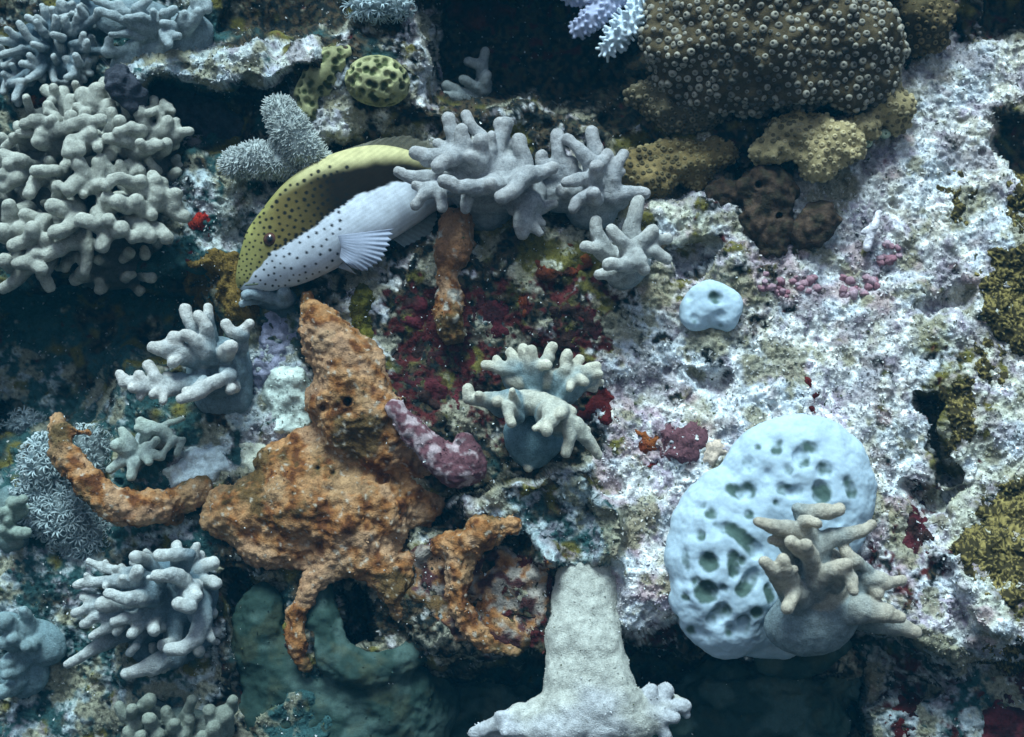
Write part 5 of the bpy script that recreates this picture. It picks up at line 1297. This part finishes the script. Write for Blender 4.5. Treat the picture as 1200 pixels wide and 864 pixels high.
back = mix(back, np.array([0.27, 0.26, 0.085]), sst(-6, 8, yel) * sst(372, 300, bx_))
ft = mix(back, white, sst(1.2, -1.2, edge))
# spots: small and dense on the snout, larger along the dark band, in loose rows on the white cheek
sp = []
def try_spot(x, y, r, gap):
    for a, b, c in sp:
        if (a - x) ** 2 + (b - y) ** 2 < (gap + 0.0) ** 2: return
    sp.append((x, y, r))
for _ in range(9000):
    x, y = random.uniform(274, 412), random.uniform(195, 345)
    q = np.array([[x, y]]); e = line_sd(q, [(276, 345), (300, 318), (318, 296), (336, 286), (367, 266), (397, 243), (425, 227), (465, 214)])[0]
    if e > 2:
        if x < 312: try_spot(x, y, random.uniform(0.9, 1.3) + max(0, (x - 285) * 0.02), 4.6 + max(0, (x - 285) * 0.08))
        elif x < 408 and line_sd(q, [(276, 320), (300, 262), (330, 226), (365, 202), (400, 190)])[0] < 2: try_spot(x, y, random.uniform(1.4, 2.6), 7.4)
    elif e < -3 and x < 402:
        small = x < 335 or y > 318
        try_spot(x, y, random.uniform(1.0, 1.5) if small else random.uniform(1.4, 2.0), 6.8 if small else 9.6)
for k_ in range(15):
    x = 316 + k_ * 6.2
    y = np.interp(x, [300, 318, 336, 367, 397, 425], [318, 296, 286, 266, 243, 227]) - 1
    sp.append((x, y + random.uniform(-1, 1), random.uniform(1.6, 2.6)))
spm = np.zeros(len(p2))
for x, y, r in sp:
    m = (np.abs(bx_ - x) < r + 2) & (np.abs(by_ - y) < r + 2)
    d = np.hypot(bx_[m] - x, by_[m] - y)
    spm[m] = np.maximum(spm[m], sst(r + 0.6, r - 0.5, d))
ang_ = (bx_ * 0.55 + by_ * 0.83)
ft = ft * (1 + 0.07 * np.sin(ang_ * 1.25) * sst(330, 400, bx_) + 0.12 * pn(q3, 9, 21) + 0.10 * pn(q3, 28, 22))[:, None]
ft = mix(ft, np.array([0.006, 0.007, 0.008]), spm * 0.97)
FBM = material('fish_skin', rough=0.8, speck=0.14, speck_scale=700, bump=0.2, bump_scale=1100, bump_dist=0.0006, spec=0.15)
fbase = wm(Q(375, 315, dwf))
fish = thing('hawkfish', 'spotted fish with white belly and dark yellow edged back resting on the reef', 'fish', fbase)
body = mesh_object('body', fv, np.concatenate([ff]), ft, FBM, fish, fbase)
# eye with pupil
ex, ey = 317, 281
def sphere(c, r, nt=14, na=20, sq=(1, 1, 1)):
    th_, ph = np.meshgrid(np.linspace(0.001, math.pi - 0.001, nt), np.arange(na) * 2 * math.pi / na, indexing='ij')
    sv = np.stack([np.sin(th_) * np.cos(ph), -np.cos(th_), np.sin(th_) * np.sin(ph)], -1).reshape(-1, 3)
    jj = np.arange(nt * na).reshape(nt, na)
    f = np.stack([jj[:-1], np.roll(jj[:-1], -1, 1), np.roll(jj[1:], -1, 1), jj[1:]], -1).reshape(-1, 4)
    return c + sv * r * np.array(sq), f, sv
def body_w(x, y):
    d = (bx_ - x) ** 2 + (by_ - y) ** 2
    i = np.argsort(d)[:40]; return float((-fv[i, 1]).max())
EYM = material('fish_eye', rough=0.12, speck=0.2, speck_scale=1500, bump=0.0, spec=0.6, coat=0.6)
ec = Q(ex, ey, body_w(ex, ey) - 3.5)
sv_, sf_, su_ = sphere(ec, 8.4, sq=(1.0, 0.85, 1.0))
rad = np.hypot(su_[:, 0], su_[:, 2])
et = mix(np.repeat(np.array([[0.035, 0.018, 0.015]]), len(sv_), 0), np.array([0.13, 0.055, 0.035]), sst(0.62, 0.7, rad) * sst(0.86, 0.78, rad))
eye = mesh_object('eye', sv_, sf_, et, EYM, fish, fbase)
pv, pf, _ = sphere(ec + np.array([0.2, -2.6, 0.1]), 5.4, sq=(1, 0.9, 1.05))
pupil = mesh_object('pupil', pv, pf, np.array([0.012, 0.016, 0.022]), EYM, None, fbase); pupil.parent = eye; pupil.location = (0, 0, 0)
# fins: rayed membranes with real thickness
def fin(name, root, tip, wroot, wtip, nray, tone, mat, scallop=2.0, thickness=0.9, curve=3.0):
    """root and tip are picture poly-lines from first ray to last"""
    M, K = nray * 6 + 1, 16
    s = np.linspace(0, 1, M)
    def pl(line):
        a = np.array(line, float); d = np.concatenate([[0], np.cumsum(np.hypot(*np.diff(a, axis=0).T))]); d /= d[-1]
        return np.stack([np.interp(s, d, a[:, 0]), np.interp(s, d, a[:, 1])], 1)
    R, T = pl(root), pl(tip)
    t = np.linspace(0, 1, K)
    ray = 0.5 + 0.5 * np.cos(2 * math.pi * s * nray)
    ext = 1 - scallop / 40 * (1 - ray)
    G = R[:, None] + (T - R)[:, None] * (t[None, :, None] * ext[:, None, None])
    wr = np.interp(s, np.linspace(0, 1, len(wroot)), wroot); wt = np.interp(s, np.linspace(0, 1, len(wtip)), wtip)
    wv = wr[:, None] + (wt - wr)[:, None] * t[None] + curve * np.sin(math.pi * t)[None] + (ray[:, None] - 0.5) * 0.06 * (0.4 + 0.6 * t[None])
    top = Q(G[..., 0].ravel(), G[..., 1].ravel(), wv.ravel() + dwf); bot = Q(G[..., 0].ravel(), G[..., 1].ravel(), wv.ravel() - thickness + dwf)
    jj = np.arange(M * K).reshape(M, K)
    f1 = np.stack([jj[:-1, :-1], jj[1:, :-1], jj[1:, 1:], jj[:-1, 1:]], -1).reshape(-1, 4)
    n1 = faces_normals(top, f1)
    if n1[:, 1].mean() > 0: f1 = f1[:, ::-1]
    edge_ = np.concatenate([jj[0, :], jj[1:, -1], jj[-1, -2::-1], jj[-2:0:-1, 0]])
    e2 = np.roll(edge_, -1)
    f3 = np.stack([edge_, e2, e2 + M * K, edge_ + M * K], 1)
    v = np.concatenate([top, bot]); f = np.concatenate([f1, f1[:, ::-1] + M * K, f3])
    c = np.asarray(tone)[None] * (0.86 + 0.18 * np.repeat(ray, K))[:, None]
    return mesh_object(name, v, f, np.concatenate([c, c]), mat, fish, fbase)
FIN = material('fish_fin', rough=0.6, speck=0.12, speck_scale=900, bump=0.1, spec=0.2, alpha=0.72)
FCL = material('clear_fin', rough=0.3, speck=0.2, speck_scale=900, bump=0.1, spec=0.4, alpha=0.55)
fin('pectoral_fin', [(396, 276), (400, 290), (398, 302)], [(462, 268), (457, 288), (448, 306), (428, 319), (412, 314)], [86, 84, 78], [80, 84, 84, 82, 80], 12, (0.44, 0.49, 0.62), FIN, 3.0, 0.9, 5)
fin('pelvic_fin', [(400, 304), (392, 312)], [(418, 322), (408, 318)], [58, 54], [58, 56], 5, (0.5, 0.54, 0.62), FIN)
fin('anal_fin', [(458, 279), (492, 259), (508, 248)], [(474, 290), (505, 275), (513, 256), (511, 244)], [34, 26, 20], [30, 24, 18, 16], 10, (0.34, 0.40, 0.42), FCL, 3, 0.8, 1)
fin('dorsal_fin', [(385, 183), (420, 175), (455, 173), (490, 181), (520, 200)], [(408, 174), (445, 162), (478, 158), (515, 172), (540, 190)], [40, 36, 28, 20, 14], [34, 30, 24, 16, 10], 15, (0.22, 0.21, 0.16), FCL, 4, 0.8, 0)
fin('tail_fin', [(562, 214), (568, 236)], [(610, 205), (618, 228), (606, 252)], [2, 2], [-8, -6, -8], 12, (0.42, 0.42, 0.35), FIN, 2, 0.8, 0)
mo = [(279, 337), (290, 334), (302, 333)]
# mouth line as a slim fold
mp = [(Q(x, y, body_w(x, y) - 0.2), 0.9) for x, y in mo]
mv, mf_, _ = solid([('path', mp)], 0.5, 0.3)
mesh_object('mouth', mv, mf_, np.array([0.10, 0.12, 0.08]), FBM, fish, fbase)
# ---------------------------------------------------------------- turf and sediment grains lying on everything rough
def turf():
    vs, fs, ts = [], [], []
    off = 0
    for v, n, t, cnt, size in SCAT:
        i = rng.choice(len(v), min(cnt, len(v)), replace=False)
        p, d = v[i], n[i] + rng.normal(0, 0.55, (len(i), 3)); d /= np.linalg.norm(d, axis=1, keepdims=True)
        m = len(i)
        a = np.cross(d, rng.normal(0, 1, (m, 3))); a /= np.linalg.norm(a, axis=1, keepdims=True); b = np.cross(d, a)
        r = (size * rng.uniform(0.35, 1.0, m) ** 1.5)[:, None]
        L = r * rng.uniform(0.6, 1.9, (m, 1))
        k1, k2 = rng.uniform(0.5, 1.2, (m, 1)), rng.uniform(0.35, 0.9, (m, 1))
        q = [p - d * 0.6 * r + a * r * k1, p - d * 0.6 * r - a * r * 0.5 * k1 + b * r * k2, p - d * 0.6 * r - a * r * 0.5 * k1 - b * r * k2,
             p + d * L + a * r * 0.35 + b * r * 0.2 * k1, p + d * L * 0.8 - a * r * 0.3]
        vs.append(np.stack(q, 1).reshape(-1, 3))
        base = np.array([[0, 1, 3, 3], [1, 2, 4, 3], [2, 0, 3, 4], [2, 0, 3, 4]])[:3]
        f = np.array([[0, 1, 4, 3], [1, 2, 4, 4], [2, 0, 3, 4]])
        fs.append((f[None] + (np.arange(m) * 5)[:, None, None]).reshape(-1, 4) + off); off += m * 5
        col = t[i] * rng.uniform(0.75, 1.25, (m, 1))
        pick = rng.random(m)
        col = np.where((pick < 0.05)[:, None], np.array([0.80, 0.83, 0.84]) * rng.uniform(0.6, 1, (m, 1)), col)
        col = np.where((pick > 0.97)[:, None], np.array([0.07, 0.08, 0.04]), col)
        ts.append(np.repeat(col, 5, 0))
    V_, F_, T_ = np.concatenate(vs), np.concatenate(fs), np.concatenate(ts)
    tri = F_[:, [0, 1, 2]], F_[:, [0, 2, 3]]
    F3 = np.concatenate(tri); F3 = F3[(F3[:, 0] != F3[:, 1]) & (F3[:, 1] != F3[:, 2]) & (F3[:, 0] != F3[:, 2])]
    o = mesh_object('turf_and_sediment', V_, F3, T_, material('turf', rough=0.9, speck=0.3, speck_scale=500, bump=0.0, spec=0.2), smooth=False)
    o['kind'] = 'stuff'; tag(o, 'crumbly pale turf and sediment grains strewn over the reef rock', 'sediment')
turf()

# ---------------------------------------------------------------- the sea water between camera and reef
def water():
    me = bpy.data.meshes.new('haze')
    x0, x1, y0, y1, z0, z1 = -2.2, 2.2, -1.9, 0.9, Z0 - 2.6, Z0 + 2.4
    vs = [(x, y, z) for x in (x0, x1) for y in (y0, y1) for z in (z0, z1)]
    me.from_pydata(vs, [], [(0, 1, 3, 2), (4, 6, 7, 5), (0, 4, 5, 1), (2, 3, 7, 6), (0, 2, 6, 4), (1, 5, 7, 3)])
    m = bpy.data.materials.new('sea_water'); m.use_nodes = True
    nt = m.node_tree; nt.nodes.remove(nt.nodes['Principled BSDF'])
    pv = nt.nodes.new('ShaderNodeVolumePrincipled')
    pv.inputs['Color'].default_value = (0.05, 0.50, 0.88, 1); pv.inputs['Density'].default_value = 0.022
    nt.links.new(pv.outputs[0], nt.nodes['Material Output'].inputs['Volume'])
    me.materials.append(m)
    o = bpy.data.objects.new('haze', me); scene.collection.objects.link(o); o['kind'] = 'stuff'
    tag(o, 'clear blue sea water in front of the reef', 'water')
WATER = True
if WATER: water()
